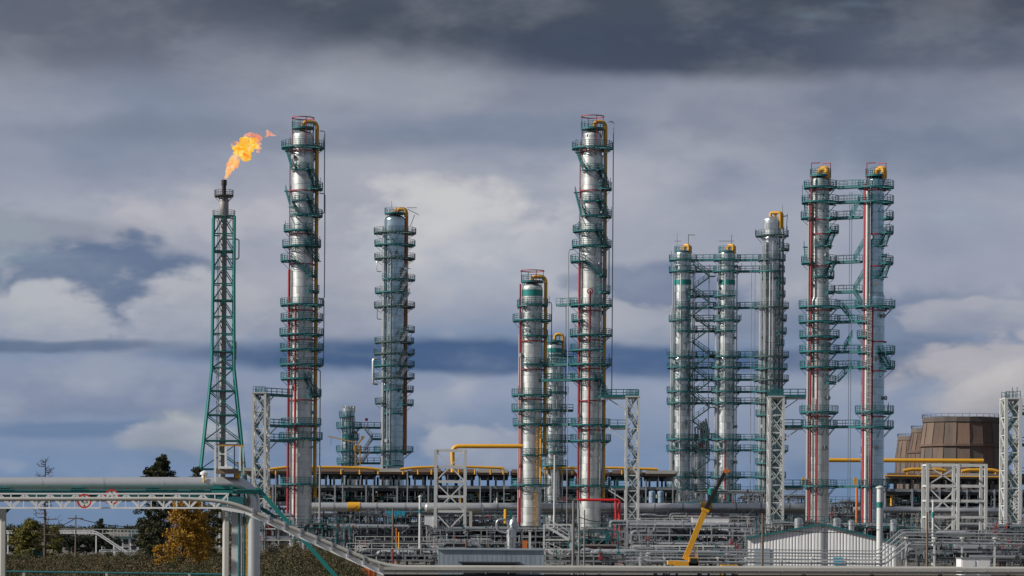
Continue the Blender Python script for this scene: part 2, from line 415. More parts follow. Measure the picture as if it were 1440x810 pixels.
def platform(root, Rs, z, a0, a1, w, mat='teal', brackets=True):
    a0, a1 = R_(a0), R_(a1); ro = Rs + w
    full = abs(a1 - a0) > 2 * math.pi - .01
    if full: a1 = a0 + 2 * math.pi
    d = MB(); d.sector(ro - .06, ro, a0, a1, z - .13, z); d.sector(Rs + .04, Rs + .12, a0, a1, z - .16, z)
    for t in (.35, .68): rr = Rs + w * t; d.sector(rr - .04, rr + .04, a0, a1, z - .06, z - .01)
    kr = max(3, int((a1 - a0) / R_(15)))
    for i in range(kr + (0 if full else 1)):
        a = a0 + (a1 - a0) * i / kr; d.bar(((Rs + .05) * math.cos(a), (Rs + .05) * math.sin(a), z - .09), ((ro - .03) * math.cos(a), (ro - .03) * math.sin(a), z - .09), .08, .12)
    deck = d.build('platform', mat, root, kind='stuff' if 0 else None)
    r = MB(); arc_rail(r, ro - .05, a0, a1, z, rin=Rs + .1)
    r.build('railing', mat, deck)
    if brackets:
        b = MB(); k = max(1, int((a1 - a0) / R_(50)))
        for i in range(k + (0 if full else 1)):
            a = a0 + (a1 - a0) * (i + (0.0 if not full else .5)) / k
            co, si = math.cos(a), math.sin(a)
            b.bar(((Rs + .02) * co, (Rs + .02) * si, z - 1.15 * min(1.5, w)), ((Rs + w * .85) * co, (Rs + w * .85) * si, z - .28), .08)
            b.bar(((Rs + .02) * co, (Rs + .02) * si, z - .3), ((ro - .06) * co, (ro - .06) * si, z - .3), .1, .12)
        b.build('bracket', mat, deck, kind='stuff')
    return deck

def helix_stair(root, Rs, z0, ang0, z1, ang1, w=0.95, mat='teal', off=.12):
    """straight flight hung off the shell as a chord from (z0, ang0) to (z1, ang1), with a small landing at each end"""
    a0, a1 = R_(ang0), R_(ang1); rm = Rs + max(off, .75)
    p, q = Vector((rm * math.cos(a0), rm * math.sin(a0), z0)), Vector((rm * math.cos(a1), rm * math.sin(a1), z1))
    am = (a0 + a1) / 2; s = straight_stair(p, q, w, (math.cos(am), math.sin(am), 0))
    for c, a in ((p, a0), (q, a1)): s.box((c.x, c.y, c.z - .06), (1.2, 1.2, .12), a)
    return s.build('stair', mat, root, kind='stuff')

def straight_stair(a, b, w, side, rails=True):
    """flight between two points; side is the unit vector across the flight"""
    s = MB(); a, b, side = Vector(a), Vector(b), Vector(side)
    for k in (-.5, .5): s.bar(a + side * (w * k), b + side * (w * k), .08, .3)
    n = max(4, int((b - a).length / .32))
    for i in range(n):
        p = a.lerp(b, (i + .5) / n); s.bar(p - side * (w / 2), p + side * (w / 2), .26, .05)
    if rails:
        for k in (-.5, .5):
            for hh in (1.05, .55): s.bar(a + side * (w * k) + Vector((0, 0, hh)), b + side * (w * k) + Vector((0, 0, hh)), RW)
            m = max(2, int((b - a).length / 1.3))
            for i in range(m + 1):
                p = a.lerp(b, i / m) + side * (w * k); s.bar(p, p + Vector((0, 0, 1.05)), RW)
    return s

def walkway(root, p0, p1, w=1.3, mat='teal', name='walkway', both=True):
    """straight gangway with handrails; p0, p1 in the thing's own coordinates"""
    p0, p1 = Vector(p0), Vector(p1); t = (p1 - p0).normalized(); sd_ = Vector((-t.y, t.x, 0)).normalized()
    d = MB(); d.bar(p0 - Vector((0, 0, .14)), p1 - Vector((0, 0, .14)), w, .26); deck = d.build(name, mat, root)
    r = MB()
    for k in ((-.5, .5) if both else (-.5,)):
        o = sd_ * (w * k)
        for hh, ww in ((1.1, RW), (.57, RW * .8)): r.bar(p0 + o + Vector((0, 0, hh)), p1 + o + Vector((0, 0, hh)), ww)
        r.bar(p0 + o + Vector((0, 0, .1)), p1 + o + Vector((0, 0, .1)), .04, .18)
        m = max(2, int((p1 - p0).length / 1.25))
        for i in range(m + 1):
            q = p0.lerp(p1, i / m) + o; r.bar(q - Vector((0, 0, .05)), q + Vector((0, 0, 1.12)), RW)
    r.build('railing', mat, deck)
    return deck

def ladder(root, x, y, z0, z1, ang, mat='galv', cage=True):
    s = MB(); c, sn = math.cos(ang), math.sin(ang); tx, ty = -sn, c
    for k in (-.25, .25): s.bar((x + tx * k, y + ty * k, z0), (x + tx * k, y + ty * k, z1), .08)
    nz = int((z1 - z0) / .4)
    for i in range(nz):
        z = z0 + .4 * (i + .5); s.bar((x - tx * .25, y - ty * .25, z), (x + tx * .25, y + ty * .25, z), .05)
    if cage:
        for i in range(1, int((z1 - z0) / 1.1)):
            z = z0 + 1.1 * i + .8
            if z > z1: break
            pts = [(x + c * (.4 + .4 * math.cos(t)) + tx * .38 * math.sin(t), y + sn * (.4 + .4 * math.cos(t)) + ty * .38 * math.sin(t), z) for t in [-2.4 + 4.8 * q / 6 for q in range(7)]]
            for p, q in zip(pts, pts[1:]): s.bar(p, q, .06, .05)
    return s.build('ladder', mat, root, kind='stuff')

# ------------------------------------------------------------------ distillation towers
FULL, LF, FR, RT, LT, FT = (0, 360), (140, 305), (235, 410), (-62, 58), (128, 232), (222, 318)
course_cache = {}
class Tower:
    def __init__(t, label, x, y, Y, secs, ybot=None, mat='clad_dull', band=None, dome=True, group='steel distillation towers', skirt_mat=None):
        """x, y: a pixel on the axis; secs: [(y of its top, diameter px)] from the top down"""
        t.Y = Y; c = P(x, y, Y); t.X = c.x; t.x, t.y = x, y
        t.root = thing('distillation_tower', label, 'tower', (c.x, Y, 0), group)
        t.secs = secs; zs = [t.z(s[0]) for s in secs] + [0.0]
        t.Rs = [S(s[1], Y) / 2 for s in secs]; t.top = zs[0]
        for i, R in enumerate(t.Rs):
            z1, z0 = zs[i], zs[i + 1]
            if i > 0:                                        # cone between two diameters
                h = 1.6 * abs(R - t.Rs[i - 1]) + .3
                MB().lathe([(R, z1 - h), (t.Rs[i - 1], z1)], 40).build('cone', mat, t.root, True); z1 -= h
            if i == 0 and dome:
                pr = [(R * math.cos(a), z1 - R * .5 + R * .5 * math.sin(a)) for a in [math.pi / 2 * k / 7 for k in range(8)]]
                pr[-1] = (.02, pr[-1][1]); z1 -= R * .5
                MB().lathe(pr, 40).build('dome', mat, t.root, True)
            k = max(1, round((z1 - z0) / 2.6)); h = (z1 - z0) / k
            key = (round(R, 3), round(h, 3), mat)
            if key not in course_cache:
                o = MB().lathe([(R + .025, 0), (R + .025, .10), (R, .12), (R, h)], 40, close=False).build('shell_course', mat, t.root, True)
                o.location.z = z0; course_cache[key] = o.data; s0 = 1
            else: s0 = 0
            for q in range(s0, k): link('shell_course', course_cache[key], t.root, loc=(0, 0, z0 + q * h))
        # foundation plinth
        R = t.Rs[-1]; MB().lathe([(R + .5, -.2), (R + .5, .6), (R + .3, .62)], 24).build('plinth', 'concrete', t.root)
    def z(t, py): return P(t.x, py, t.Y).z
    def R(t, py):
        r = t.Rs[0]
        for (ys, d), q in zip(t.secs, t.Rs):
            if py > ys: r = q
        return r
    def px(t, px, py=None): return P(px, py if py else t.y, t.Y).x - t.X
    def plat(t, py, ang, wpx, mat='teal', br=True): return platform(t.root, t.R(py), t.z(py), ang[0], ang[1], S(wpx, t.Y), mat, br)
    def stair(t, y0, a0, y1, a1, mat='teal', off=.12, w=.95): return helix_stair(t.root, t.R(y0), t.z(y0), a0, t.z(y1), a1, w, mat, off)
    def band(t, y0, y1, mat='teal_bright'):
        R = t.R((y0 + y1) / 2) + .03
        return MB().lathe([(R, t.z(y1)), (R, t.z(y0))], 40, close=False).build('painted_band', mat, t.root, True)
    def riser(t, ang, rpx, y0, y1, mat, name='riser', gap=.25):
        r = S(rpx, t.Y); R = max(t.Rs) + gap + r; a = R_(ang)
        o = MB().tube([(R * math.cos(a), R * math.sin(a), max(.3, t.z(y1))), (R * math.cos(a), R * math.sin(a), t.z(y0))], r, 10).build(name, mat, t.root, True)
        return o
    def ringpipe(t, py, mat='red', a=FULL, r=.09, gap=.3):
        R = t.R(py) + gap; z = t.z(py)
        return MB().sector(R - r, R + r, R_(a[0]), R_(a[1]), z - r, z + r, 28).build('ring_pipe', mat, t.root)
    def toprail(t, py, rpx, yleg, mat='red'):
        r = S(rpx, t.Y); z = t.z(py); m = MB(); m.sector(r - .07, r + .07, 0, 2 * math.pi, z - .08, z + .08, 28)
        for k in range(4):
            a = R_(20 + 90 * k); m.bar((r * math.cos(a), r * math.sin(a), z), (r * math.cos(a), r * math.sin(a), t.z(yleg)), .11)
        return m.build('top_ring', mat, t.root)
    def topdeck(t, py, rpx, mat='teal'):
        r = S(rpx, t.Y); z = t.z(py); d = MB(); d.sector(.3, r, 0, 2 * math.pi, z - .2, z, 28); deck = d.build('top_platform', mat, t.root)
        m = MB(); arc_rail(m, r - .06, 0, 2 * math.pi, z); m.build('railing', mat, deck)
        b = MB()
        for k in range(8):
            a = R_(45 * k + 10); b.bar((r * .9 * math.cos(a), r * .9 * math.sin(a), z - .15), (r * .8 * math.cos(a), r * .8 * math.sin(a), z - 1.6), .1)
        b.build('bracket', mat, deck, kind='stuff')
    def gooseneck(t, ytop, xend, y1, rpx, mat='yellow', xstart=0, front=-.35):
        """vapour pipe that leaves the crown, turns over and runs down the shell"""
        r = S(rpx, t.Y); xe = t.px(xend); z0 = t.top - .2; zt = t.z(ytop); xs = S(xstart, t.Y)
        yy = -front * t.Rs[0]
        pts = fillet([(xs, 0, z0), (xs, 0, zt), (xe, yy, zt), (xe, yy, t.z(y1))], r * 3.2, 7)
        return MB().tube(pts, r, 12).build('vapour_pipe', mat, t.root, True)
    def side_pipe(t, xpx, y0, y1, r=.1, mat='grey_steel', yy=0.0, hooks=True):
        x = t.px(xpx); z0, z1 = t.z(y0), t.z(y1); sg = -1 if x > 0 else 1
        pts = [(x, yy, z1), (x, yy, z0)]
        if hooks: pts = fillet([(x + sg * S(7, t.Y), yy, z1), (x, yy, z1), (x, yy, z0), (x + sg * S(7, t.Y), yy, z0)], .4, 3)
        return MB().tube(pts, r, 6).build('side_pipe', mat, t.root, True)
    def nozzles(t, ys, seed):
        rn = random.Random(seed)
        for py in ys:
            a = R_(rn.uniform(185, 355)); R = t.R(py); z = t.z(py)
            m = MB(); d = Vector((math.cos(a), math.sin(a), 0)); p = d * R + Vector((0, 0, z)); m.tube([p, p + d * .5], .28, 10)
            m.tube([p + d * .42, p + d * .55], .4, 10); m.build('nozzle', 'grey_steel', t.root, True)
    def lamps(t, items, mat='grey_steel'):
        """short mast lamps that stand on the platforms: (px, py, height px)"""
        for (xp, yp, h) in items:
            m = MB(); x = t.px(xp) * .9; z = t.z(yp); hh = S(h, t.Y)
            m.tube([(x, -.4, z), (x, -.4, z + hh)], .05, 5); m.build('mast', mat, t.root)

# --- tall tower with red risers beside the lattice stair tower
B = Tower('tall dull silver tower with red risers, nearest the flare stack', 424.5, 440, 500, [(184, 29), (215, 31)])
B.topdeck(180, 16); B.toprail(166, 15.5, 205); B.gooseneck(171, 444, 700, 2.7, front=-.25)
for py, a, w in [(208, FULL, 16), (240, FT, 3.5), (266, RT, 13), (283, FT, 3.5), (304, FR, 13), (325, LF, 11), (347, LF, 13), (346, RT, 11), (367, LT, 15),
                 (388, RT, 6), (410, RT, 9), (429, FULL, 15), (450, FULL, 14.5), (471, FULL, 16), (492, FULL, 15), (513, FULL, 15), (533, LF, 14), (556, RT, 13),
                 (597, FULL, 13), (617, FULL, 15), (681, FULL, 13)]: B.plat(py, a, w)
for s in [(212, 170, 240, 238), (240, 300, 266, 352), (268, 165, 293, 235), (283, 300, 304, 345), (325, 292, 346, 348), (347, 292, 367, 350), (367, 232, 388, 312), (533, 295, 556, 352), (208, 372, 240, 440)]: B.stair(*s)
for a, r, y0, y1, m in [(196, .8, 195, 745, 'red'), (206, 1.9, 380, 745, 'red'), (247, 1.6, 430, 742, 'red'), (186, .9, 480, 700, 'galv'), (230, .5, 500, 740, 'galv')]: B.riser(a, r, y0, y1, m)
for py in (213, 269, 330, 372, 437, 478, 519, 563, 600): B.ringpipe(py)
for a in [(455, 184, 300), (456, 272, 420), (451, 520, 745), (455.5, 420, 515)]: B.side_pipe(*a)
B.nozzles([222, 250, 300, 355, 375, 445, 462, 485, 505, 545, 580, 640], 3)
B.lamps([(398, 208, 12), (404, 208, 14), (457, 208, 14), (453, 266, 16), (398, 325, 14), (452, 346, 14), (404, 450, 12), (400, 471, 15), (452, 492, 12)], 'teal_grey')
ladder(B.root, B.px(447), -1.2, B.z(681), B.z(620), 0)

# --- tallest tower of the middle pair
Fm = Tower('tallest dull silver tower, right of the middle pair, square red pipe at its foot', 831.5, 440, 499, [(184, 26), (215, 30)])
Fm.topdeck(181, 16.5); Fm.toprail(164, 16, 205); Fm.gooseneck(171, 850, 700, 2.7, front=-.25, xstart=2)
for py, a, w in [(209, FULL, 16), (241, FT, 3.5), (266, RT, 13), (284, FT, 3.5), (305, FR, 13), (326, LF, 12), (347, FULL, 13), (368, LT, 15), (388, RT, 7),
                 (411, RT, 12), (430, FULL, 15), (451, LT, 13), (472, FULL, 15.5), (493, LF, 14), (513, FULL, 15), (534, LF, 14), (557, RT, 14),
                 (598, FULL, 13), (620, FULL, 14), (683, FULL, 14)]: Fm.plat(py, a, w)
for s in [(214, 170, 241, 238), (241, 300, 266, 352), (270, 165, 305, 235), (284, 300, 305, 345), (326, 292, 347, 348), (368, 232, 388, 312), (534, 295, 557, 352), (305, 100, 326, 170)]: Fm.stair(*s)
for a, r, y0, y1, m in [(196, .8, 200, 705, 'red'), (205, 1.8, 370, 705, 'red'), (262, 1.6, 410, 705, 'red'), (338, 1.1, 205, 690, 'grey_steel'), (196, .9, 480, 740, 'galv'), (318, .8, 430, 690, 'galv')]: Fm.riser(a, r, y0, y1, m)
for py in (213, 269, 438, 479, 519, 564, 605): Fm.ringpipe(py)
for a in [(861, 171, 560), (799, 351, 745), (856, 345, 410)]: Fm.side_pipe(*a)
Fm.nozzles([250, 255, 300, 355, 372, 440, 462, 485, 505, 540, 560, 585, 640], 5)
Fm.lamps([(806, 209, 14), (858, 209, 12), (860, 266, 16), (862, 305, 14), (856, 347, 14), (860, 430, 12), (806, 472, 14), (860, 513, 16)], 'teal_grey')
hoop = MB()
hc = Vector((Fm.px(829), -Fm.R(415) - .35, Fm.z(411)))
hoop.tube([hc + Vector((.45 * math.cos(k * math.pi / 6), 0, .45 * math.sin(k * math.pi / 6))) for k in range(13)], .1, 6)
hoop.build('red_hoop', 'red', Fm.root)

# --- shorter tower with the teal band beside it
E = Tower('shorter silver tower with a teal band under its yellow crown pipe', 747.5, 560, 502, [(398, 29)])
E.topdeck(396, 15.5); E.toprail(381, 16.5, 398); E.gooseneck(389, 766.5, 640, 2.5, front=-.2); E.band(408, 417)
for py, a, w in [(429, FR, 8), (431, LT, 7), (451, FULL, 13), (473, FR, 8), (513, FR, 9), (556, FULL, 14), (577, FULL, 14), (597, FULL, 12), (640, FR, 9), (682, FULL, 14)]: E.plat(py, a, w)
for a, r, y0, y1, m in [(200, 1.3, 400, 738, 'red'), (211, .8, 440, 735, 'red'), (186, 1.3, 470, 740, 'galv'), (318, 1.4, 600, 680, 'yellow'), (205, .7, 500, 700, 'white_steel')]: E.riser(a, r, y0, y1, m)
for py in (480, 520, 562): E.ringpipe(py)
E.side_pipe(775, 425, 515, .09); E.nozzles([443, 465, 500, 508, 545, 590, 620, 655, 700], 9)
E.lamps([(727, 431, 12), (727, 556, 12), (730, 577, 12), (774, 429, 12)], 'teal_grey')
ladder(E.root, E.px(757), -E.Rs[0] - .7, E.z(672), E.z(600), R_(270), 'yellow')
ladder(E.root, E.px(754), -E.Rs[0] - .7, E.z(745), E.z(690), R_(270), 'yellow')
for py, x0, x1, dy in [(429, 784, 812, 0), (535, 757, 815, 0), (597, 775, 815, 0), (513, 770, 815, 0.0)]:
    walkway(E.root, (E.px(x0), -.6, E.z(py)), (E.px(x1), -3.2, E.z(py)))

# --- small tower between the pair, behind
Gt = Tower('small silver tower with a teal band, half hidden between the middle pair', 779.5, 560, 545, [(482, 22)], mat='clad_bright')
Gt.topdeck(480, 12); Gt.band(490, 496)
MB().tube(fillet([(0, 0, Gt.top - .2), (0, 0, Gt.z(470)), (1.6, 0, Gt.z(470)), (1.6, 0, Gt.z(500))], .8), .3, 8).build('vapour_pipe', 'yellow', Gt.root, True)
for py, a, w in [(500, FR, 6), (513, FULL, 6), (534, FR, 8), (552, FR, 9), (577, FULL, 8), (597, FR, 9), (620, FULL, 9), (636, FR, 9), (655, FULL, 9)]: Gt.plat(py, a, w)
for a, r, y0, y1, m in [(205, .9, 500, 720, 'galv'), (330, 1.0, 500, 720, 'galv'), (285, .7, 520, 720, 'grey_steel')]: Gt.riser(a, r, y0, y1, m)
Gt.side_pipe(795, 430, 640, .12)
for py in (502, 534, 577, 620): walkway(Gt.root, (Gt.px(790), .2, Gt.z(py)), (Gt.px(806), .2, Gt.z(py)))

# --- bluish mirror-clad tower behind the cooler rack
C = Tower('bluish mirror-clad tower crowded with platforms, standing behind the air coolers', 554.5, 470, 620, [(302, 30)], mat='clad_blue')
C.topdeck(300, 15); C.gooseneck(295, 571, 640, 2.3, 'orange', front=.1)
MB().tube(fillet([(.5, 0, C.top - .2), (.5, 0, C.z(294)), (C.px(570), -.3, C.z(294)), (C.px(570), -.3, C.z(305))], 1.0), .42, 10).build('crown_elbow', 'yellow', C.root, True)
for py, a, w, m in [(328, FULL, 15, 'teal_grey'), (345, FULL, 14, 'teal'), (364, FULL, 14, 'teal_grey'), (394, FR, 14, 'teal'), (412, LF, 13, 'teal'), (432, FULL, 14, 'teal_grey'), (466, RT, 14, 'teal_grey'),
                    (482, FULL, 13, 'teal_grey'), (498, FULL, 14, 'teal_grey'), (515, FULL, 14, 'teal'), (532, FULL, 14, 'teal_grey'), (549, FT, 4, 'teal'), (550, RT, 13, 'teal_grey'), (567, LT, 12, 'teal_grey'), (569, RT, 13, 'teal'),
                    (582, FT, 3, 'teal'), (635, FULL, 13, 'teal'), (655, FT, 4, 'teal')]: C.plat(py, a, w, m)
for a, r, y0, y1, m in [(205, 1.2, 320, 720, 'galv'), (216, 1.4, 330, 720, 'galv'), (240, 1.0, 350, 720, 'galv'), (254, .8, 360, 640, 'galv'), (190, .8, 420, 720, 'grey_steel'), (350, 1.0, 320, 640, 'rust_beam')]: C.riser(a, r, y0, y1, m)
for s in [(378, 330, 394, 296), (394, 335, 412, 295), (412, 342, 432, 300), (466, 336, 482, 300), (498, 330, 515, 296), (515, 332, 532, 298)]: C.stair(*s, mat='galv')
C.side_pipe(525, 505, 540, .3, 'galv'); C.side_pipe(529, 367, 382, .12, 'galv'); C.side_pipe(530, 432, 449, .12)
C.nozzles([340, 356, 380, 420, 445, 470, 490, 508, 525, 560, 600, 620], 11)
C.lamps([(549, 297, 14), (582, 328, 10), (533, 412, 12), (581, 482, 12)])
m = MB(); m.bar((C.px(572), 0, C.z(294)), (C.px(588), 0, C.z(302)), .2, .12); m.bar((C.px(571), 0, C.z(292)), (C.px(585), 0, C.z(292)), .12); m.bar((C.px(576), 0, C.z(318)), (C.px(582), 0, C.z(302)), .12); m.build('davit', 'grey_steel', C.root)

# --- stub tower linked to it
D = Tower('short stub tower with a teal band, linked by gangways to the mirror-clad tower', 490.5, 620, 612, [(576, 16)], mat='clad_blue', dome=False)
for py, a, w in [(601, FULL, 10), (634, FULL, 10), (651, FULL, 9)]: D.plat(py, a, w)
D.band(612, 618)
m = MB(); r0 = D.Rs[0]; m.sector(r0 - .1, r0 + .12, 0, 2 * math.pi, D.z(580), D.z(574), 24)
for k in range(12): m.box((r0 * math.cos(k * .5236), r0 * math.sin(k * .5236), D.z(574) + .2), (.3, .3, .5), k * .5236)
m.build('crown_ring', 'clad_bright', D.root)
for a, r, y0, y1, mm in [(208, 1, 585, 720, 'galv'), (322, .9, 585, 720, 'galv'), (250, .7, 590, 720, 'teal'), (285, .6, 580, 720, 'dark_steel'), (190, .6, 596, 720, 'old_yellow')]: D.riser(a, r, y0, y1, mm)
D.plat(586, LF, 6); D.plat(617, FR, 7)
D.nozzles([590, 596, 608, 623, 628, 642, 646], 61); D.lamps([(481, 601, 18), (499, 601, 12), (483, 634, 12)], 'teal_grey')
D.side_pipe(478, 586, 603, .1); D.side_pipe(502, 600, 650, .12, 'old_yellow')
for py in (601, 636, 651): walkway(D.root, (D.px(499), 0, D.z(py)), (D.px(535), .6, D.z(py)))
walkway(D.root, (D.px(523), 0, D.z(617)), (D.px(535), .6, D.z(617)))
for i, (xa, ya, xb, yb) in enumerate([(512, 602, 524, 617), (524, 618, 512, 636), (520, 636, 510, 651)]):
    straight_stair((D.px(xa), -.9, D.z(ya)), (D.px(xb), -.9, D.z(yb)), .8, (0, 1, 0)).build('stair', 'grey_steel', D.root, kind='stuff')
m = MB(); m.box((D.px(515.5), -.9, D.z(590)), (.6, .3, .6)); m.build('alarm_box', 'red', D.root)

# --- three linked silver towers
H1 = Tower('leftmost of the three linked silver towers, with a teal band near its top', 959.5, 520, 602, [(351, 24), (502, 26)], mat='clad_bright')
H2 = Tower('middle one of the three linked silver towers, with a teal band near its top', 1021.5, 520, 600, [(351, 23), (502, 25)], mat='clad_bright')
I3 = Tower('rightmost of the three linked silver towers, taller than the two banded ones', 1084.5, 520, 598, [(304, 25), (332, 27), (500, 28)], mat='clad_bright')
for T in (H1, H2): T.topdeck(354, 12.5); T.band(394, 401)
MB().tube(fillet([(.2, 0, H1.top - .3), (.2, 0, H1.z(345.5)), (1.2, -.9, H1.z(345.5)), (1.2, -.9, H1.z(357))], .7), .42, 9).build('vapour_pipe', 'yellow', H1.root, True)
MB().tube(fillet([(.2, 0, H2.top - .3), (.2, 0, H2.z(345.5)), (1.3, -.9, H2.z(345.5)), (1.3, -.9, H2.z(357))], .7), .42, 9).build('vapour_pipe', 'yellow', H2.root, True)
m = MB(); m.bar((H1.px(967), 0, H1.z(358)), (H1.px(967), 0, H1.z(330)), .16); m.bar((H1.px(966.5), 0, H1.z(330)), (H1.px(976), 0, H1.z(330.5)), .25, .12); m.bar((H1.px(947), 0, H1.z(339)), (H1.px(957), 0, H1.z(339)), .1); m.bar((H1.px(951), 0, H1.z(352)), (H1.px(951), 0, H1.z(328)), .08); m.build('davit', 'grey_steel', H1.root)
m = MB(); m.bar((H2.px(1027.5), 0, H2.z(355)), (H2.px(1027.5), 0, H2.z(330)), .14); m.bar((H2.px(1010), 0, H2.z(339)), (H2.px(1031), 0, H2.z(339)), .12); m.build('davit', 'grey_steel', H2.root)
m = MB()
for q in range(2): m.tube(fillet([(.6 - q * 1.0, -.3 - q * .2, I3.top - .3), (.6 - q * 1.0, -.3, I3.z(299.5)), (2.0 - q * .4, -1.0 - q * .3, I3.z(299.5)), (2.0 - q * .4, -1.0 - q * .3, I3.z(322))], .6), .31, 9)
m.build('vapour_pipe', 'yellow', I3.root, True)
m = MB(); m.bar((I3.px(1097), 0, I3.z(305)), (I3.px(1106), 0, I3.z(303)), .2); m.bar((I3.px(1104), 0, I3.z(330)), (I3.px(1106), 0, I3.z(300)), .12); m.bar((I3.px(1099), 0, I3.z(305)), (I3.px(1099), 0, I3.z(288)), .08); m.build('davit', 'grey_steel', I3.root)
for py, a1, a2, lk in [(366, FULL, FULL, 1), (382, FULL, FULL, 1), (417, RT, LF, 0), (433, FR, FULL, 1), (451, LF, FULL, 0), (466, FR, LF, 0), (502, FULL, FULL, 1), (517, FULL, FULL, 1),
                        (534, FR, FULL, 1), (551, FULL, FULL, 1), (567, FULL, FULL, 1), (618, FULL, FULL, 1), (633, FULL, FULL, 1), (671, FR, FULL, 1), (688, FULL, RT, 0)]:
    w = 9 if py > 460 else 8
    H1.plat(py, a1, w, 'teal'); H2.plat(py, a2, w, 'teal')
    walkway(H1.root, (H1.px(978), -.6, H1.z(py)), (H1.px(1006), -1.8, H1.z(py)))
    if lk: walkway(H2.root, (H2.px(1036), -.6, H2.z(py)), (H2.px(1068), -1.8, H2.z(py)))
for py, a, w, mm in [(332, FULL, 11, 'teal_grey'), (351, RT, 11, 'teal_grey'), (366, FULL, 6, 'teal_grey'), (382, FULL, 5, 'teal'), (392, FULL, 3, 'teal_grey'), (398, RT, 6, 'teal'), (416, RT, 6, 'teal'), (433, FULL, 11, 'teal_grey'), (450, RT, 8, 'teal_grey'),
                     (468, RT, 8, 'teal'), (485, RT, 5, 'teal'), (502, FULL, 11, 'teal_grey'), (519, FULL, 9, 'teal'), (535, FULL, 11, 'teal_grey'), (551, LF, 8, 'teal'), (567, FULL, 8, 'teal_grey'), (584, LF, 8, 'teal'), (618, FULL, 8, 'teal'), (634, FULL, 11, 'teal'), (652, LF, 8, 'teal'), (671, FULL, 8, 'teal'), (690, LF, 8, 'teal')]: I3.plat(py, a, w, mm)
for T, sd0 in ((H1, 21), (H2, 22), (I3, 23)):
    for a, r, y0, y1, mm in [(196, 1.6, 430, 740, 'galv'), (206, .9, 372, 740, 'galv'), (256, .8, 380, 740, 'white_steel'), (335, .9, 380, 735, 'galv')]: T.riser(a, r, y0, y1, mm)
    T.nozzles([375, 405, 440, 475, 510, 528, 545, 560, 600, 625, 650], sd0)
for a, r, y0, y1, mm in [(200, 1.2, 370, 740, 'grey_steel'), (225, 1.0, 340, 740, 'galv'), (330, 1.4, 320, 600, 'grey_steel'), (215, .9, 500, 740, 'teal'), (232, .8, 340, 740, 'galv_light'), (242, .6, 360, 740, 'dark_steel'), (270, .6, 340, 700, 'galv_light'), (283, .7, 430, 740, 'dark_steel'), (305, .6, 340, 740, 'teal_grey'), (318, .8, 380, 740, 'galv_light')]: I3.riser(a, r, y0, y1, mm)
H2.riser(264, .9, 620, 720, 'red', gap=.5)
H1.lamps([(941, 366, 13), (941, 382, 10), (934, 502, 12), (937, 567, 10)], 'teal_grey'); H2.lamps([(1044, 382, 12), (1044, 451, 10)], 'teal_grey'); I3.lamps([(1058, 332, 10), (1108, 332, 14), (1108, 351, 10), (1106, 433, 10)], 'teal_grey')
# painted mark on the middle shell, wrapped round it
cu = bpy.data.curves.new('mark', 'FONT'); cu.body = 'K-2'; cu.size = 2.4; cu.extrude = .01; cu.align_x = 'CENTER'
to = bpy.data.objects.new('mark', cu); COL.objects.link(to); dg = bpy.context.evaluated_depsgraph_get()
me = bpy.data.meshes.new_from_object(to.evaluated_get(dg)); bpy.data.objects.remove(to)
Rm = H2.R(690) + .03
for v in me.vertices:
    a = v.co.x / Rm + R_(272); rr = Rm + v.co.z; v.co = (rr * math.cos(a), rr * math.sin(a), v.co.y + H2.z(692))
me.materials.clear(); me.materials.append(MAT['teal_bright']); link('painted_lettering', me, H2.root)

# zigzag stair between the first two
zz = thing('zigzag_stair', 'grey zigzag staircase climbing between the two banded silver towers', 'stairs', (P(988, 560, 600).x, 600, 0))
for i in range(18):
    y0 = 372 + i * 18.4; xa, xb = ((974, 997) if i % 2 == 0 else (997, 974))
    a = P(xa, y0, 600) - zz.location; b = P(xb, y0 + 16.5, 600) - zz.location
    if b.z < .5: break
    straight_stair((a.x, -1.2 + .4 * (i % 2), a.z), (b.x, -1.2 + .4 * (i % 2), b.z), .8, (0, 1, 0)).build('stair_flight', 'teal_grey', zz, kind='stuff')
    d = MB(); d.box((b.x + (.5 if i % 2 == 0 else -.5), -.9, b.z - .1), (1.5, 1.9, .14)); d.build('landing', 'teal_grey', zz)
for k, xx in enumerate((976, 996)):
    p = P(xx, 560, 600) - zz.location; MB().bar((p.x, -.2, 0), (p.x, -.2, P(xx, 372, 600).z), .16).build('post', 'grey_steel', zz)

# --- stub tower with a red box low between the banded towers
K = Tower('low stub vessel with a twisted pipe crown between the banded silver towers', 984, 680, 640, [(622, 17)], mat='clad_bright')
for py, a, w in [(618, FULL, 5), (636, FT, 3)]: K.plat(py, a, w)
m = MB()
for q in range(5): m.tube(fillet([(-.8 + q * .5, -.5, K.top - .5), (-1.2 + q * .6, -.4, K.z(600 - q * 3)), (.2 + q * .4, .2, K.z(604)), (.9 + q * .3, -.4, K.z(640))], .5), .2, 7)
m.build('pipe_crown', 'grey_steel', K.root, True)
m = MB(); m.box((K.px(984), -K.Rs[0] - .5, K.z(627)), (1.0, .5, .8)); m.build('alarm_box', 'red', K.root)
for a, r, y0, y1, mm in [(210, 1, 630, 730, 'galv'), (310, 1, 620, 730, 'galv')]: K.riser(a, r, y0, y1, mm)

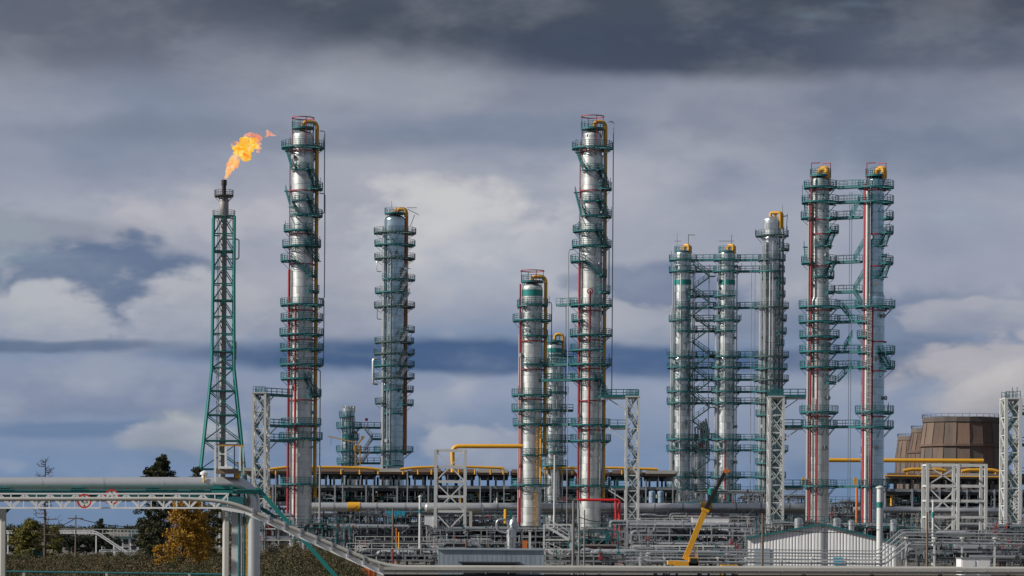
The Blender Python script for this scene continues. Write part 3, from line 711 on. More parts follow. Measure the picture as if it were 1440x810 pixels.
# --- two tall towers near the shed
J1 = Tower('tall grey tower with red risers rising behind the peak of the white shed', 1152.5, 450, 483.5, [(248, 25), (418, 29)])
J2 = Tower('bright bluish tall tower with a white ladder riser, nearest the cooling towers', 1230.5, 450, 480.5, [(248, 23), (412, 27)], mat='clad_blue')
for T, xo in ((J1, 1.0), (J2, 3.0)):
    T.topdeck(247, 15)
    m = MB(); r = S(13.5, 480); zt = T.z(230)
    for sx in (-1, 1):
        m.bar((sx * r, -.6, zt + .03 * sx), (sx * r, -.6, T.z(264)), .12)
    m.bar((-r, -.6, zt), (-r * .1, -.9, zt), .14); m.bar((r, -.6, zt), (r * .3, .9, zt + .15), .14); m.build('top_frame', 'red', T.root)
    xs = S(xo, 480)
    MB().tube(fillet([(xs - .3, 0, T.top - .3), (xs - .3, 0, T.z(237.5)), (xs + .9, -1.0, T.z(237.5)), (xs + .9, -1.0, T.z(251))], .8), .48, 12).build('vapour_pipe', 'yellow', T.root, True)
for py, a, w in [(264, FULL, 11), (285, FULL, 14), (307, LT, 15), (307, RT, 12), (326, RT, 14), (347, FR, 4), (370, LT, 14), (369, RT, 12), (390, FR, 8), (411, RT, 9),
                 (432, FULL, 15), (453, FULL, 15), (474, FULL, 14), (495, FULL, 14), (517, FULL, 13), (538, RT, 10), (580, FULL, 13), (600, FULL, 11), (684, FULL, 12)]: J1.plat(py, a, w)
for py, a, w in [(264, FULL, 14), (285, FULL, 14), (307, RT, 14), (327, RT, 14), (347, FT, 4), (370, RT, 14), (391, FT, 4), (432, FULL, 15), (453, LT, 12), (474, LT, 12), (496, RT, 15), (496, LT, 11), (517, RT, 15), (517, LT, 11), (580, FULL, 14), (601, FULL, 14), (684, FULL, 9)]: J2.plat(py, a, w)
for s in [(326, 350, 347, 300), (285, 180, 307, 150), (347, 170, 370, 200), (369, 345, 390, 300)]: J1.stair(*s)
for s in [(327, 350, 347, 300), (370, 350, 391, 300), (496, 285, 517, 340)]: J2.stair(*s)
for py in (264, 285, 307, 369, 411, 432, 453, 495, 517, 600, 684):
    walkway(J1.root, (J1.px(1176), -.4, J1.z(py)), (J1.px(1208), -2.6, J1.z(py)))
for (xa, ya, xb, yb) in [(1193, 307, 1204, 288), (1196, 474, 1186, 492), (1183, 434, 1196, 452), (1195, 518, 1178, 537), (1211, 345, 1198, 368), (1211, 388, 1198, 411), (1198, 411, 1208, 431)]:
    straight_stair((J1.px(xa), -.9 - (xa - 1176) * .07, J1.z(ya)), (J1.px(xb), -.9 - (xb - 1176) * .07, J1.z(yb)), .85, (0, 1, 0)).build('stair', 'teal', J1.root, kind='stuff')
for a, r, y0, y1, mm in [(206, 1.7, 285, 755, 'stack_grey'), (222, 1.6, 250, 755, 'red'), (256, 1.0, 430, 755, 'red'), (190, 1.0, 440, 745, 'galv'), (237, .7, 560, 755, 'galv')]: J1.riser(a, r, y0, y1, mm)
for a, r, y0, y1, mm in [(206, 2.1, 260, 750, 'red'), (222, 2.2, 270, 755, 'white_steel'), (248, 1.3, 432, 755, 'red'), (188, 2.0, 440, 745, 'clad_blue'), (236, .7, 262, 755, 'galv')]: J2.riser(a, r, y0, y1, mm)
J2.riser(190, 1.6, 686, 760, 'orange', gap=1.2)
for py in (268, 310, 330, 375, 437, 478, 521, 586): J1.ringpipe(py)
for py in (268, 330, 375, 437, 481, 522, 586): J2.ringpipe(py)
J1.nozzles([275, 300, 335, 360, 400, 445, 465, 485, 505, 560, 630], 31); J2.nozzles([275, 300, 335, 360, 400, 445, 470, 505, 560, 630], 32)
J1.lamps([(1124, 285, 24), (1170, 264, 10), (1178, 432, 12), (1126, 580, 12)], 'teal_grey'); J2.lamps([(1250, 264, 12), (1252, 327, 12), (1250, 370, 14), (1255, 432, 14), (1252, 580, 14), (1252, 600, 14)], 'teal_grey')
ladder(J2.root, J2.px(1220), -J2.Rs[1] - .9, J2.z(750), J2.z(432), R_(270), 'white_steel')
for xx in (1130, 1203):
    m = MB(); r = J1 if xx < 1200 else J2
    m.box((r.px(xx), -1.2, r.z(677)), (.5, .45, 1.2)); m.build('valve_box', 'yellow', r.root)
for k, (xx, T) in enumerate([(1194, J1), (1197, J1)]): T.side_pipe(xx, 270, 745, .045, 'galv_light', hooks=False)
for k, (xx, T) in enumerate([(1056, I3), (1061, I3)]): T.side_pipe(xx, 365, 720, .06, 'grey_steel', hooks=False)

# ------------------------------------------------------------------ lattice towers and frames
def brace_bay(root, corners0, corners1, w, mat, horiz=True, name='brace', faces=(0, 1, 2, 3), style='X'):
    m = MB()
    for i in faces:
        j = (i + 1) % 4
        a0, b0, a1, b1 = corners0[i], corners0[j], corners1[i], corners1[j]
        if style == 'X': m.bar(a0, b1, w); m.bar(b0, a1, w)
        elif style == 'K':
            mid = (Vector(a1) + Vector(b1)) / 2; m.bar(a0, mid, w); m.bar(b0, mid, w)
        elif style == '/': m.bar(a0, b1, w)
        if horiz: m.bar(a1, b1, w * 1.25)
    return m.build(name, mat, root)

def lattice(name, label, cat, x0, x1, ytop, Y, depth, bays, mat='white_steel', legw=.36, bw=.13, stairs=True, group=None, decks=None):
    ym = 700; a, b = P(x0, ym, Y), P(x1, ym, Y); cx = (a.x + b.x) / 2; hw = (b.x - a.x) / 2
    root = thing(name, label, cat, (cx, Y, 0), group); zt = P((x0 + x1) / 2, ytop, Y).z
    cor = [(-hw, 0), (hw, 0), (hw, depth), (-hw, depth)]
    for c in cor: MB().box((c[0], c[1], zt / 2), (legw, legw, zt)).build('leg', mat, root)
    zs = [zt * i / bays for i in range(bays + 1)]
    for i in range(bays):
        brace_bay(root, [(c[0], c[1], zs[i]) for c in cor], [(c[0], c[1], zs[i + 1] - .1) for c in cor], bw, mat)
    if stairs:
        for i in range(bays):
            s = 1 if i % 2 else -1
            straight_stair((-s * hw * .75, depth * .5, zs[i]), (s * hw * .75, depth * .5, zs[i + 1]), .9, (0, 1, 0), rails=True).build('stair_flight', 'teal_grey', root, kind='stuff')
    d = MB(); d.box((0, depth / 2, zt + .08), (2 * hw + .5, depth + .5, .16)); dk = d.build('top_deck', mat, root)
    r = MB()
    for sy in (0, depth):
        for hh in (.6, 1.15): r.bar((-hw, sy, zt + hh), (hw, sy, zt + hh), RW)
        for k in range(5): r.bar((-hw + hw * k / 2, sy, zt), (-hw + hw * k / 2, sy, zt + 1.2), RW)
    r.build('railing', 'teal', dk)
    return root, hw, zt

root, hw, zt = lattice('stair_tower', 'white lattice stair tower linked to the tall tower next to the flare', 'stair tower', 355, 372, 553, 487, 4.2, 9, stairs=True)
for py, xa, xb in [(553, 368, 402), (597, 372, 404), (618, 372, 404)]:
    q = P(xa, py, 487) - root.location; q2 = P(xb, py, 487) - root.location
    walkway(root, (q.x, 3.4, q.z), (q2.x, 9.2, q2.z), 1.3, 'teal')
    m = MB(); m.bar((q.x, 3.4, q.z - 2.2), (q.x + 1.6, 5.2, q.z - .3), .16); m.build('knee_brace', 'white_steel', root)
p = P(377, 620, 487) - root.location
m = MB(); m.box((p.x, 2, zt * .5), (.3, .3, zt - .6)); m.build('leg', 'white_steel', root)
root, hw, zt = lattice('stair_tower', 'white lattice stair tower braced against the tallest middle tower', 'stair tower', 880.5, 897.5, 558, 492, 3.6, 10)
for py, xa, xb in [(557, 846, 898), (600, 858, 880), (685, 860, 880)]:
    q = P(xa, py, 492) - root.location; q2 = P(xb, py, 492) - root.location
    m = MB(); m.bar((q.x, 1.2, q.z - .3), (q2.x, 1.2, q2.z - .3), .5, .45); m.build('beam', 'white_steel', root)
    walkway(root, (q.x, 1.2, q.z + .1), (q2.x, 1.2, q2.z + .1), 1.3, 'teal')
    m = MB(); m.bar((-hw, 1.2, q.z - 2.4), (-hw - 3.0, 1.2, q.z - .5), .2); m.build('knee_brace', 'white_steel', root)
root, hw, zt = lattice('stair_tower', 'white lattice stair tower in front of the tallest linked silver tower', 'stair tower', 1082, 1101, 558, 470, 3.6, 9)
for py, xa, xb in [(557, 1080, 1134), (600, 1102, 1130), (685, 1102, 1130)]:
    q = P(xa, py, 470) - root.location; q2 = P(xb, py, 470) - root.location
    m = MB(); m.bar((q.x, 1.2, q.z - .3), (q2.x, 1.2, q2.z - .3), .5, .4); m.build('beam', 'white_steel', root)
    walkway(root, (q.x, 1.2, q.z + .1), (q2.x, 1.2, q2.z + .1), 1.3, 'teal')
    m = MB(); m.bar((hw, 1.2, q.z - 2.2), (hw + 2.4, 1.2, q.z - .5), .18); m.build('knee_brace', 'white_steel', root)
root, hw, zt = lattice('stair_tower', 'white lattice stair tower beside the large cooling tower at the picture edge', 'stair tower', 1414, 1434, 561, 430, 4.0, 9, legw=.5)
for py in (581, 625, 668):
    q = P(1434, py, 430) - root.location; walkway(root, (q.x, 1.0, q.z), (q.x + 6, 1.0, q.z), 1.4, 'teal')
m = MB(); q = P(1427, 556, 430) - root.location
for dx in (-.35, .35): m.bar((dx + q.x, 0, zt), (dx + q.x, 0, zt + 1.8), .1)
m.build('ladder_head', 'grey_steel', root)

def frame(name, label, xs, ytop, ylev, Y, depth, xbays, legw=.46, mat='white_steel', xlev=None):
    root = thing(name, label, 'steel frame', (P(xs[0], 700, Y).x, Y, 0)); X = [P(x, 720, Y).x - root.location.x for x in xs]
    zt = P(xs[0], ytop, Y).z; zs = [P(xs[0], y, Y).z for y in ylev]
    for x in X:
        for yy in (0, depth): MB().box((x, yy, zt / 2), (legw, legw, zt)).build('leg', mat, root)
    for z in zs:
        for i in range(len(X) - 1):
            for yy in (0, depth): MB().bar((X[i], yy, z), (X[i + 1], yy, z), legw * .7, legw * .8).build('beam', mat, root)
        for x in X: MB().bar((x, 0, z), (x, depth, z), legw * .6).build('beam', mat, root)
    for i in xbays:
        for ya, yb in xlev:
            za, zb = P(xs[i], ya, Y).z, P(xs[i], yb, Y).z
            m = MB(); m.bar((X[i], -.05, za), (X[i + 1], -.05, zb), .2); m.bar((X[i + 1], -.05, za), (X[i], -.05, zb), .2)
            mid = ((X[i] + X[i + 1]) / 2, -.1, (za + zb) / 2); m.box(mid, (.4, .06, .4)); m.build('cross_brace', mat, root)
    return root
frame('pipe_gantry', 'white cross-braced steel frame holding up the yellow elbow pipe', [612, 653.5], 632, [633, 656, 677, 698, 719, 765], 470, 4.0, [0], xlev=[(634, 677), (678, 719), (721, 764)])
frame('pipe_gantry', 'white steel frame of three legs standing before the large cooling tower', [1304, 1347, 1386], 652, [653.5, 683, 704, 727, 770], 440, 4.5, [0], xlev=[(655, 682), (684, 727), (728, 769)])

# ------------------------------------------------------------------ flare stack
FY = 560
fl = thing('flare_stack', 'teal lattice flare stack with a scorched tip and a burning flame', 'flare stack', (P(313.6, 480, FY).x, FY, 0))
def fz(py): return P(313.6, py, FY).z
lv = [305, 330, 354, 377, 400, 423, 446, 470, 495, 518, 550, 584, 620, 660]
def fhw(py):
    w = 16.2 if py <= 400 else (16.2 + (py - 400) / 118 * 1.0 if py < 518 else 17.2 + (py - 518) / 142 * 16.5)
    return S(w, FY)
rot = R_(8)
def fcorn(z, h): return [Vector((h * (a * math.cos(rot) - b * math.sin(rot)), h * (a * math.sin(rot) + b * math.cos(rot)), z)) for a, b in ((-1, -1), (1, -1), (1, 1), (-1, 1))]
levels = [(fz(y), fhw(y) * .9) for y in lv]; zb, hb = levels[-1]; levels.append((0.0, hb + (zb) * .11))
for i, c in enumerate(range(4)):
    pts = [fcorn(z, h)[c] for z, h in levels]; MB().tube(pts, .26, 8).build('leg', 'teal_bright', fl, True)
for (z0, h0), (z1, h1) in zip(levels[1:], levels):
    brace_bay(fl, fcorn(z0, h0), fcorn(z1, h1), .19, 'teal_bright', style='X' if z0 < fz(500) else 'K')
for i in (2, 5, 8, 10, 11, 12):
    z, h = levels[i]; m = MB(); m.box((0, 0, z), (2 * h, 2 * h, .14), rot); m.box((0, 0, z + .02), (1.0, 1.0, .6), rot); dk = m.build('platform', 'teal', fl)
    r = MB(); cc = fcorn(z, h)
    for a, b in zip(cc, cc[1:] + cc[:1]):
        for hh in (.55, 1.1): r.bar(a + Vector((0, 0, hh)), b + Vector((0, 0, hh)), .05)
    r.build('railing', 'grey_steel', dk)
MB().lathe([(S(4.6, FY), 0), (S(4.6, FY), fz(300))], 20).build('riser_pipe', 'stack_grey', fl, True)
MB().lathe([(S(4.8, FY), fz(303)), (S(6.6, FY), fz(300)), (S(6.6, FY), fz(280)), (S(4.4, FY), fz(276))], 20).build('molecular_seal', 'stack_grey', fl, True)
MB().lathe([(S(3.0, FY), fz(278)), (S(3.0, FY), fz(262)), (S(3.9, FY), fz(260)), (S(3.9, FY), fz(253)), (S(3.0, FY), fz(253))], 16).build('burner_tip', 'scorched', fl, True)
platform(fl, S(4.5, FY), fz(275.5), 0, 360, S(9, FY), 'scorched'); platform(fl, S(5, FY), fz(304), 0, 360, S(11, FY), 'grey_steel')
for xx, y0, y1 in ((337, 337, 365), (333, 480, 507)):
    x = P(xx, y0, FY).x - fl.location.x; xi = P(318, y0, FY).x - fl.location.x
    MB().tube(fillet([(xi, -1.2, fz(y0)), (x, -1.2, fz(y0)), (x, -1.2, fz(y1)), (xi, -1.2, fz(y1))], .5), .13, 8).build('loop_pipe', 'galv', fl, True)
for dx in (-1.1, -.8): MB().tube([(dx, -.9, 0), (dx, -.9, fz(310))], .08, 6).build('pilot_line', 'grey_steel', fl, True)

# flame: glowing gas with a ragged edge, denser and yellower inside
def flame_material():
    m = bpy.data.materials.new('flame_gas'); m.use_nodes = True; nt = m.node_tree; nt.nodes.clear(); g = G(nt)
    out = g.n('ShaderNodeOutputMaterial'); em = g.n('ShaderNodeEmission'); tp_ = g.n('ShaderNodeBsdfTransparent'); mx = g.n('ShaderNodeMixShader'); mx.name = 'gas_mix'
    nt.links.new(tp_.outputs[0], mx.inputs[1]); nt.links.new(em.outputs[0], mx.inputs[2]); nt.links.new(mx.outputs[0], out.inputs['Surface'])
    tc = g.n('ShaderNodeTexCoord').outputs['Object']
    th = g.noise(tc, 1.1, 4, .6, .6); al = g.n('ShaderNodeMapRange'); al.name = 'gas_thickness'; nt.links.new(th, al.inputs[0]); al.inputs[1].default_value = .35; al.inputs[2].default_value = .62; al.inputs[3].default_value = .45; al.inputs[4].default_value = .95; nt.links.new(al.outputs[0], mx.inputs[0])
    n1 = g.noise(tc, .55, 6, .65, .8); n2 = g.noise(tc, 1.6, 5, .6, .5)
    v = g.m('ADD', g.m('MULTIPLY', n1, .75), g.m('MULTIPLY', n2, .35))
    c = g.ramp(v, [(.40, (1.0, .20, .02, 1)), (.48, (1.0, .38, .02, 1)), (.55, (1.0, .58, .05, 1)), (.65, (1.0, .80, .26, 1)), (.8, (1.0, .92, .6, 1))])
    nt.links.new(c, em.inputs[0]); em.inputs[1].default_value = 1.0
    MAT['flame_gas'] = m
    m2 = m.copy(); m2.name = 'flame_wisp'; MAT['flame_wisp'] = m2
    m2.node_tree.nodes['gas_thickness'].inputs[3].default_value = .05; m2.node_tree.nodes['gas_thickness'].inputs[4].default_value = .6
    for nd in m2.node_tree.nodes:
        if nd.type == 'VALTORGB':
            for e, cc in zip(nd.color_ramp.elements, [(.9, .16, .06, 1), (1, .26, .10, 1), (1, .40, .22, 1), (1, .52, .34, 1), (1, .6, .45, 1)]): e.color = cc
flame_material()
m3 = MAT['flame_gas'].copy(); m3.name = 'flame_jet_gas'; MAT['flame_jet_gas'] = m3
m3.node_tree.nodes['gas_thickness'].inputs[3].default_value = .15; m3.node_tree.nodes['gas_thickness'].inputs[4].default_value = .7
for nd in m3.node_tree.nodes:
    if nd.type == 'VALTORGB':
        for e, cc in zip(nd.color_ramp.elements, [(1, .25, .08, 1), (1, .40, .12, 1), (1, .55, .22, 1), (1, .70, .38, 1), (1, .8, .55, 1)]): e.color = cc
def ico(sub):
    import bmesh
    bm = bmesh.new(); bmesh.ops.create_icosphere(bm, subdivisions=sub, radius=1.0)
    v = [x.co.copy() for x in bm.verts]; f = [tuple(q.index for q in x.verts) for x in bm.faces]; bm.free(); return v, f
IV, IF = ico(4)
flo = P(316, 252, FY)
def lump(mb, c, r, amp=.35, fr=1.3, seed=0.0):
    vs = []
    for v in IV:
        q = Vector((v.x * r[0], v.y * r[1], v.z * r[2]))
        d = 1 + amp * (mnoise.fractal(q * fr * .6 + Vector((seed, seed * 2, 0)), .9, 2.1, 4) + .55 * mnoise.turbulence(q * fr * 1.6 + Vector((seed, 0, seed)), 3, False) - .3)
        vs.append(tuple(Vector(c) + q * d))
    mb.add(vs, IF)
flame = thing('flame', 'orange and yellow gas flame blown sideways from the flare tip', 'flame', flo)
body = MB(); rn = random.Random(4)
def fp(px, py, dy=0.0): q = P(px, py, FY) - flo; return (q.x, dy, q.z)
for (x, y, rx, rz, dy) in [(341, 213, 11, 9, 0), (350, 205, 12, 9, .5), (335, 215, 8, 6, -.4), (346, 222, 9, 6, -.3), (355, 197, 9, 6, .3), (344, 196, 7, 5, -.4), (333, 208, 6, 5, .2), (360, 206, 6, 5, 0), (329, 228, 6, 5, 0), (339, 203, 8, 7, .5)]:
    lump(body, fp(x, y, dy), (S(rx, FY) * .92, S(rx, FY) * .8, S(rz, FY) * .92), .42, 1.2, x * .37)
body.build('flame_body', 'flame_gas', flame, True, kind='stuff')
jet = MB(); pts = [fp(317, 251), fp(319, 246, .1), fp(321, 240), fp(325, 233, -.1), (fp(331, 226))]
for i in range(12):
    t = i / 11 * (len(pts) - 1); k = min(int(t), len(pts) - 2); q = Vector(pts[k]).lerp(Vector(pts[k + 1]), t - k)
    r = .18 + .07 * i; lump(jet, tuple(q), (r, r, r * 1.5), .45, 1.6, i * 1.3)
jet.build('flame_jet', 'flame_jet_gas', flame, True, kind='stuff')
w = MB()
for (x, y, r) in [(364, 195, 3.6), (365, 202, 3.2), (365, 208, 3.2), (361, 191, 3.6), (354, 190, 3.4), (333, 201, 3.4), (320, 229, 1.8), (363, 213, 2.6), (347, 191, 3.4), (323, 233, 3.4), (328, 235, 3.2), (323, 241, 2.4), (327, 205, 2.4)]:
    lump(w, fp(x, y, rn.uniform(-.6, .6)), (S(r, FY) * 1.25, S(r, FY), S(r, FY)), .6, 2.4, x * .7)
w.build('flame_fringe', 'flame_wisp', flame, True, kind='stuff')
w = MB()
for (x, y, rx, rz) in [(378, 189, 4.5, 3.2), (376, 185.5, 2, 2.6), (384, 190.5, 4.0, 1.4), (374, 192.5, 2.4, 1.0)]: lump(w, fp(x, y), (S(rx, FY), S(2.5, FY), S(rz, FY)), .6, 2.0, x)
w.build('flame_tuft', 'flame_wisp', flame, True, kind='stuff')

# ------------------------------------------------------------------ air cooler racks and long pipes
def cooler_rack(label, x0, x1, Y, depth, legs_px, ydeck, ylow, yhead, seed, exch=True, headrange=None):
    rn = random.Random(seed); root = thing('air_cooler_rack', label, 'pipe rack', (P(x0, 700, Y).x, Y, 0))
    X = lambda px: P(px, 700, Y).x - root.location.x
    Z = lambda py: P((x0 + x1) / 2, py, Y).z
    L = X(x1)
    # decks
    for zz, th, mat in ((Z(ydeck), 1.1, 'dark_steel'), (Z(ylow), .7, 'grey_steel')):
        MB().box((L / 2, depth / 2, zz - th / 2), (L, depth, th)).build('deck', mat, root)
        MB().box((L / 2, -.12, zz - .3), (L, .2, .5)).build('edge_beam', 'grey_steel', root)
    k = int((x1 - x0) / legs_px)
    for i in range(k + 1):
        x = L * i / k
        for yy in (-.35, depth * .5, depth + .3): MB().box((x, yy, Z(ydeck) / 2), (.3, .3, Z(ydeck))).build('leg', 'concrete_dark' if yy >= 0 else 'galv', root)
    # lower handrail and small gear between the decks
    for hh in (.6, 1.15): MB().bar((0, -.2, Z(ylow) + hh), (L, -.2, Z(ylow) + hh), RW).build('handrail', 'teal_grey', root)
    m = MB()
    for i in range(int(L / 1.4)): m.bar((i * 1.4, -.2, Z(ylow)), (i * 1.4, -.2, Z(ylow) + 1.15), RW)
    m.build('railing', 'teal_grey', root, kind='stuff')
    zc = (Z(ylow) + Z(ydeck)) / 2; hh = Z(ydeck) - Z(ylow)
    x = 1.0
    while x < L - 2:
        w = rn.uniform(1.8, 4.2); kind = rn.random(); yy = rn.uniform(1.5, depth - 2)
        if kind < .45: MB().tube([(x, yy, Z(ylow) + .9), (x + w, yy, Z(ylow) + .9)], rn.uniform(.45, .75), 12).build('heat_exchanger', rn.choice(['dark_steel', 'grey_steel', 'galv', 'teal_grey']), root, True)
        elif kind < .7: MB().box((x + w / 2, yy, Z(ylow) + hh * .3), (w * .7, 1.6, hh * .55)).build('pump_housing', rn.choice(['dark_steel', 'grey_steel', 'teal_grey', 'white_panel']), root)
        else:
            r = rn.uniform(.15, .3); MB().tube([(x + .4, .6, Z(ylow)), (x + .4, .6, Z(ydeck) - 1.1)], r, 8).build('drop_pipe', rn.choice(['yellow', 'galv', 'grey_steel', 'red', 'white_steel', 'galv']), root, True)
        x += w + rn.uniform(.2, 1.2)
    for q in range(4):
        zz = Z(ylow) + hh * (.35 + .15 * q); yy = depth * (.25 + .2 * q); MB().tube([(0, yy, zz), (L, yy, zz)], rn.uniform(.15, .35), 8).build('rack_pipe', rn.choice(['galv', 'dark_steel', 'grey_steel']), root, True)
    MB().box((L / 2, depth * .82, zc - .4), (L, .2, hh * .8)).build('dark_backing', 'dark_steel', root)  # dark sheet added so the space between the decks stays dark
    tang = {}
    for q in range(int(L * 9)):
        mt = rn.choice(['galv', 'grey_steel', 'white_steel', 'white_steel', 'teal', 'galv_light', 'grey_steel', 'old_yellow']); mm = tang.setdefault(mt, MB()); x = rn.uniform(0, L); yy = rn.uniform(-.15, depth * .22); z = rn.uniform(0.3, Z(ydeck) - 1.2); w = rn.choice([.06, .09, .12]); ln = rn.uniform(.5, 2.4)
        if rn.random() < .5: z = Z(ylow) + rn.uniform(.1, 1.6)
        e = rn.random()
        if e < .35: mm.bar((x, yy, z), (x + ln, yy, z), w)
        elif e < .8: mm.bar((x, yy, z), (x, yy, min(Z(ydeck) - 1.1, z + ln)), w)
        else: s_ = rn.uniform(.2, .6); mm.box((x, yy, z), (s_, s_, s_ * 1.3))
    for mt, mm in tang.items(): mm.build('small_bore_piping', mt, root, kind='stuff')
    xq = 0.0
    while xq < L:
        hz = Z(ydeck) + rn.uniform(.3, 2.6); MB().box((xq, -.6, hz / 2), (.2, .2, hz)).build('mast_post', 'galv_light', root); xq += rn.uniform(4.5, 9)
    # cooler bundles over open posts
    zt = Z(yhead); zd = Z(ydeck)
    n = int(L / 1.55); short = MB().box((0, 0, 0), (.38, .5, max(.4, zt - zd - .55))).build('fan_post', 'dark_steel', root)
    short.location = (.6, .2, (zt + zd - .5) / 2)
    for i in range(1, n): link('fan_post', short.data, root, loc=(.6 + i * 1.55, .2, (zt + zd - .5) / 2))
    for i in range(0, n, 2): link('fan_post', short.data, root, loc=(.6 + i * 1.55, depth - .4, (zt + zd - .5) / 2))
    nb = max(1, int(L / 6.2)); bw = L / nb
    for i in range(nb):
        b = MB(); b.box((bw * (i + .5), depth / 2, zt + .15), (bw - .25, depth, .75)); bo = b.build('cooler_bundle', rn.choice(['rust_beam', 'rust_beam', 'concrete_dark']), root)
        h = MB(); h.box((bw * (i + .5), -.25, zt + .55), (bw - .7, .5, .65)); h.build('header_box', rn.choice(['rust_beam', 'concrete', 'concrete_dark', 'rust_beam']), bo)
        fr = MB()
        for q in (.27, .73): fr.lathe([(1.35, zt - 1.1), (1.45, zt - .2)], 20, (bw * (i + q), depth / 2), close=False)
        fr.build('fan_ring', 'grey_steel', bo, True, kind='stuff')
    return root, X, Z, L
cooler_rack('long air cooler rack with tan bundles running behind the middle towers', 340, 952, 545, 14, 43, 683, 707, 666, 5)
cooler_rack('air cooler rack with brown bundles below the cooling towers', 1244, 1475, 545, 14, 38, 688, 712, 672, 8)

def ypipe(label, pts, Y, rpx, mat='yellow', name='overhead_pipe', rad=1.2, n=12, drops=None, dropy=None, cat='pipe'):
    W = [P(x, y, Y) for x, y in pts]; root = thing(name, label, cat, (W[0].x, Y, 0))
    L = [(q.x - W[0].x, 0, q.z) for q in W]; r = S(rpx, Y)
    MB().tube(fillet(L, max(rad, r * 2), 6), r, n).build('pipe_run', mat, root, True)
    for i, xx in enumerate(drops or []):
        q = P(xx, pts[0][1], Y); MB().tube([(q.x - W[0].x, 0, q.z), (q.x - W[0].x, 0, P(xx, dropy, Y).z)], r * .7, 8).build('drop', mat, root, True)
    return root, W
ypipe('yellow elbow pipe rising through the cross-braced frame and turning towards the banded tower', [(637, 664), (636, 627.5), (735, 627.5)], 476, 3.0)
ypipe('long straight yellow pipe passing behind the two tall towers and the cooling tower', [(1160, 647), (1383, 648)], 560, 2.9)
def rest(root, W, xs, Y, ytop, mat='grey_steel'):
    for xx in xs:
        a = P(xx, ytop, Y); MB().box((a.x - W[0].x, 0, a.z / 2), (.35, .35, a.z)).build('support_post', mat, root)
for (pts, drops, lab) in [([(378, 660), (402, 657), (470, 657), (513, 658), (533, 660)], [388, 428, 480, 506, 532], 'yellow header pipe on the coolers beside the tall tower'),
                    ([(563, 660), (585, 657.5), (640, 656), (705, 658), (709, 660)], [567, 588, 607, 645, 668, 690, 708], 'yellow header pipe on the coolers behind the cross-braced frame'),
                    ([(764, 659), (800, 658), (862, 658), (925, 660)], [770, 790, 805, 850, 875], 'yellow header pipe on the coolers behind the middle pair of towers'),
                    ([(1270, 662), (1282, 660), (1318, 660), (1330, 662)], [1276, 1300, 1324], 'yellow header pipe on the coolers, the one nearer the bluish tower'),
                    ([(1352, 663), (1362, 661), (1396, 661), (1404, 663)], [1358, 1380, 1400], 'yellow header pipe on the coolers, the one nearer the picture edge')]:
    ypipe(lab, pts, 543.6, 1.9 if pts[0][0] < 1000 else 2.4, drops=drops, dropy=667, rad=.6)
r2, W2 = ypipe('thin yellow side pipe running along the rack below the large cooling tower', [(1244, 669), (1420, 671)], 543, .8)

lp, LW = ypipe('very long fat silver pipe running across the plant at mid height', [(436, 713), (1131, 714)], 512, 6.2, 'galv_light', 'main_pipe', n=24)
rest(lp, LW, [450, 493, 527, 560, 680, 705, 790, 870, 943, 975, 1015, 1055, 1100], 512.9, 720)
MB().bar((0, .9, P(436, 722, 512).z), (LW[1].x - LW[0].x, .9, P(1131, 722, 512).z), .5, .5).build('carrier_beam', 'grey_steel', lp)
for i, xx in enumerate([470, 530, 570, 640, 700, 790, 860, 920, 960, 1035, 1070, 1110]):
    q = P(xx, 713.3, 512); rr = S(6.2, 512) + .05; MB().tube([(q.x - LW[0].x - .12, 0, q.z), (q.x - LW[0].x + .12, 0, q.z)], rr, 24).build('flange_band', 'grey_steel', lp, True)
for xx, w in ((498, 17), (993, 16)):
    q = P(xx, 713, 512); rr = S(6.2, 512) + .1; MB().tube([(q.x - LW[0].x - S(w / 2, 512), 0, q.z), (q.x - LW[0].x + S(w / 2, 512), 0, q.z)], rr, 24).build('yellow_sleeve', 'yellow', lp, True)
l3, LW3 = ypipe('fat silver pipe with bright sleeves running below the cooling tower rack', [(1200, 717), (1450, 719)], 520, 4.2, 'galv_light', 'main_pipe', n=20)
rest(l3, LW3, [1215, 1262, 1300, 1345, 1390, 1430], 520.9, 722)
dr = thing('feed_drum', 'pale horizontal drum lying inside the cross-braced frame', 'drum', (P(635, 714, 482).x, 482, 0))
zz_ = P(635, 714, 482).z; a_, b_ = P(597, 714, 482).x - dr.location.x, P(680, 714, 482).x - dr.location.x; rr = S(7, 482)
prof = [(a_ + rr * .6 * (1 - math.cos(t)), rr * math.sin(t)) for t in [math.pi / 2 * k / 5 for k in range(6)]]
ring = MB(); allp = prof + [(b_ - rr * .6 * (1 - math.cos(t)), rr * math.sin(t)) for t in [math.pi / 2 * k / 5 for k in range(5, -1, -1)]]
vs, fs = [], []; nn = 20
for (xx, r) in allp:
    for j in range(nn): a = 2 * math.pi * j / nn; vs.append((xx, r * math.cos(a), zz_ + r * math.sin(a)))
for i in range(len(allp) - 1):
    for j in range(nn): p_, q_ = i * nn + j, i * nn + (j + 1) % nn; fs.append((p_, q_, q_ + nn, p_ + nn))
ring.add(vs, fs); ring.build('drum_shell', 'galv_light', dr, True)
for xx in (a_ * .6, b_ * .6): MB().box((xx, 0, (zz_ - rr * .7) / 2), (.5, 1.4, zz_ - rr * .7)).build('saddle', 'concrete', dr)

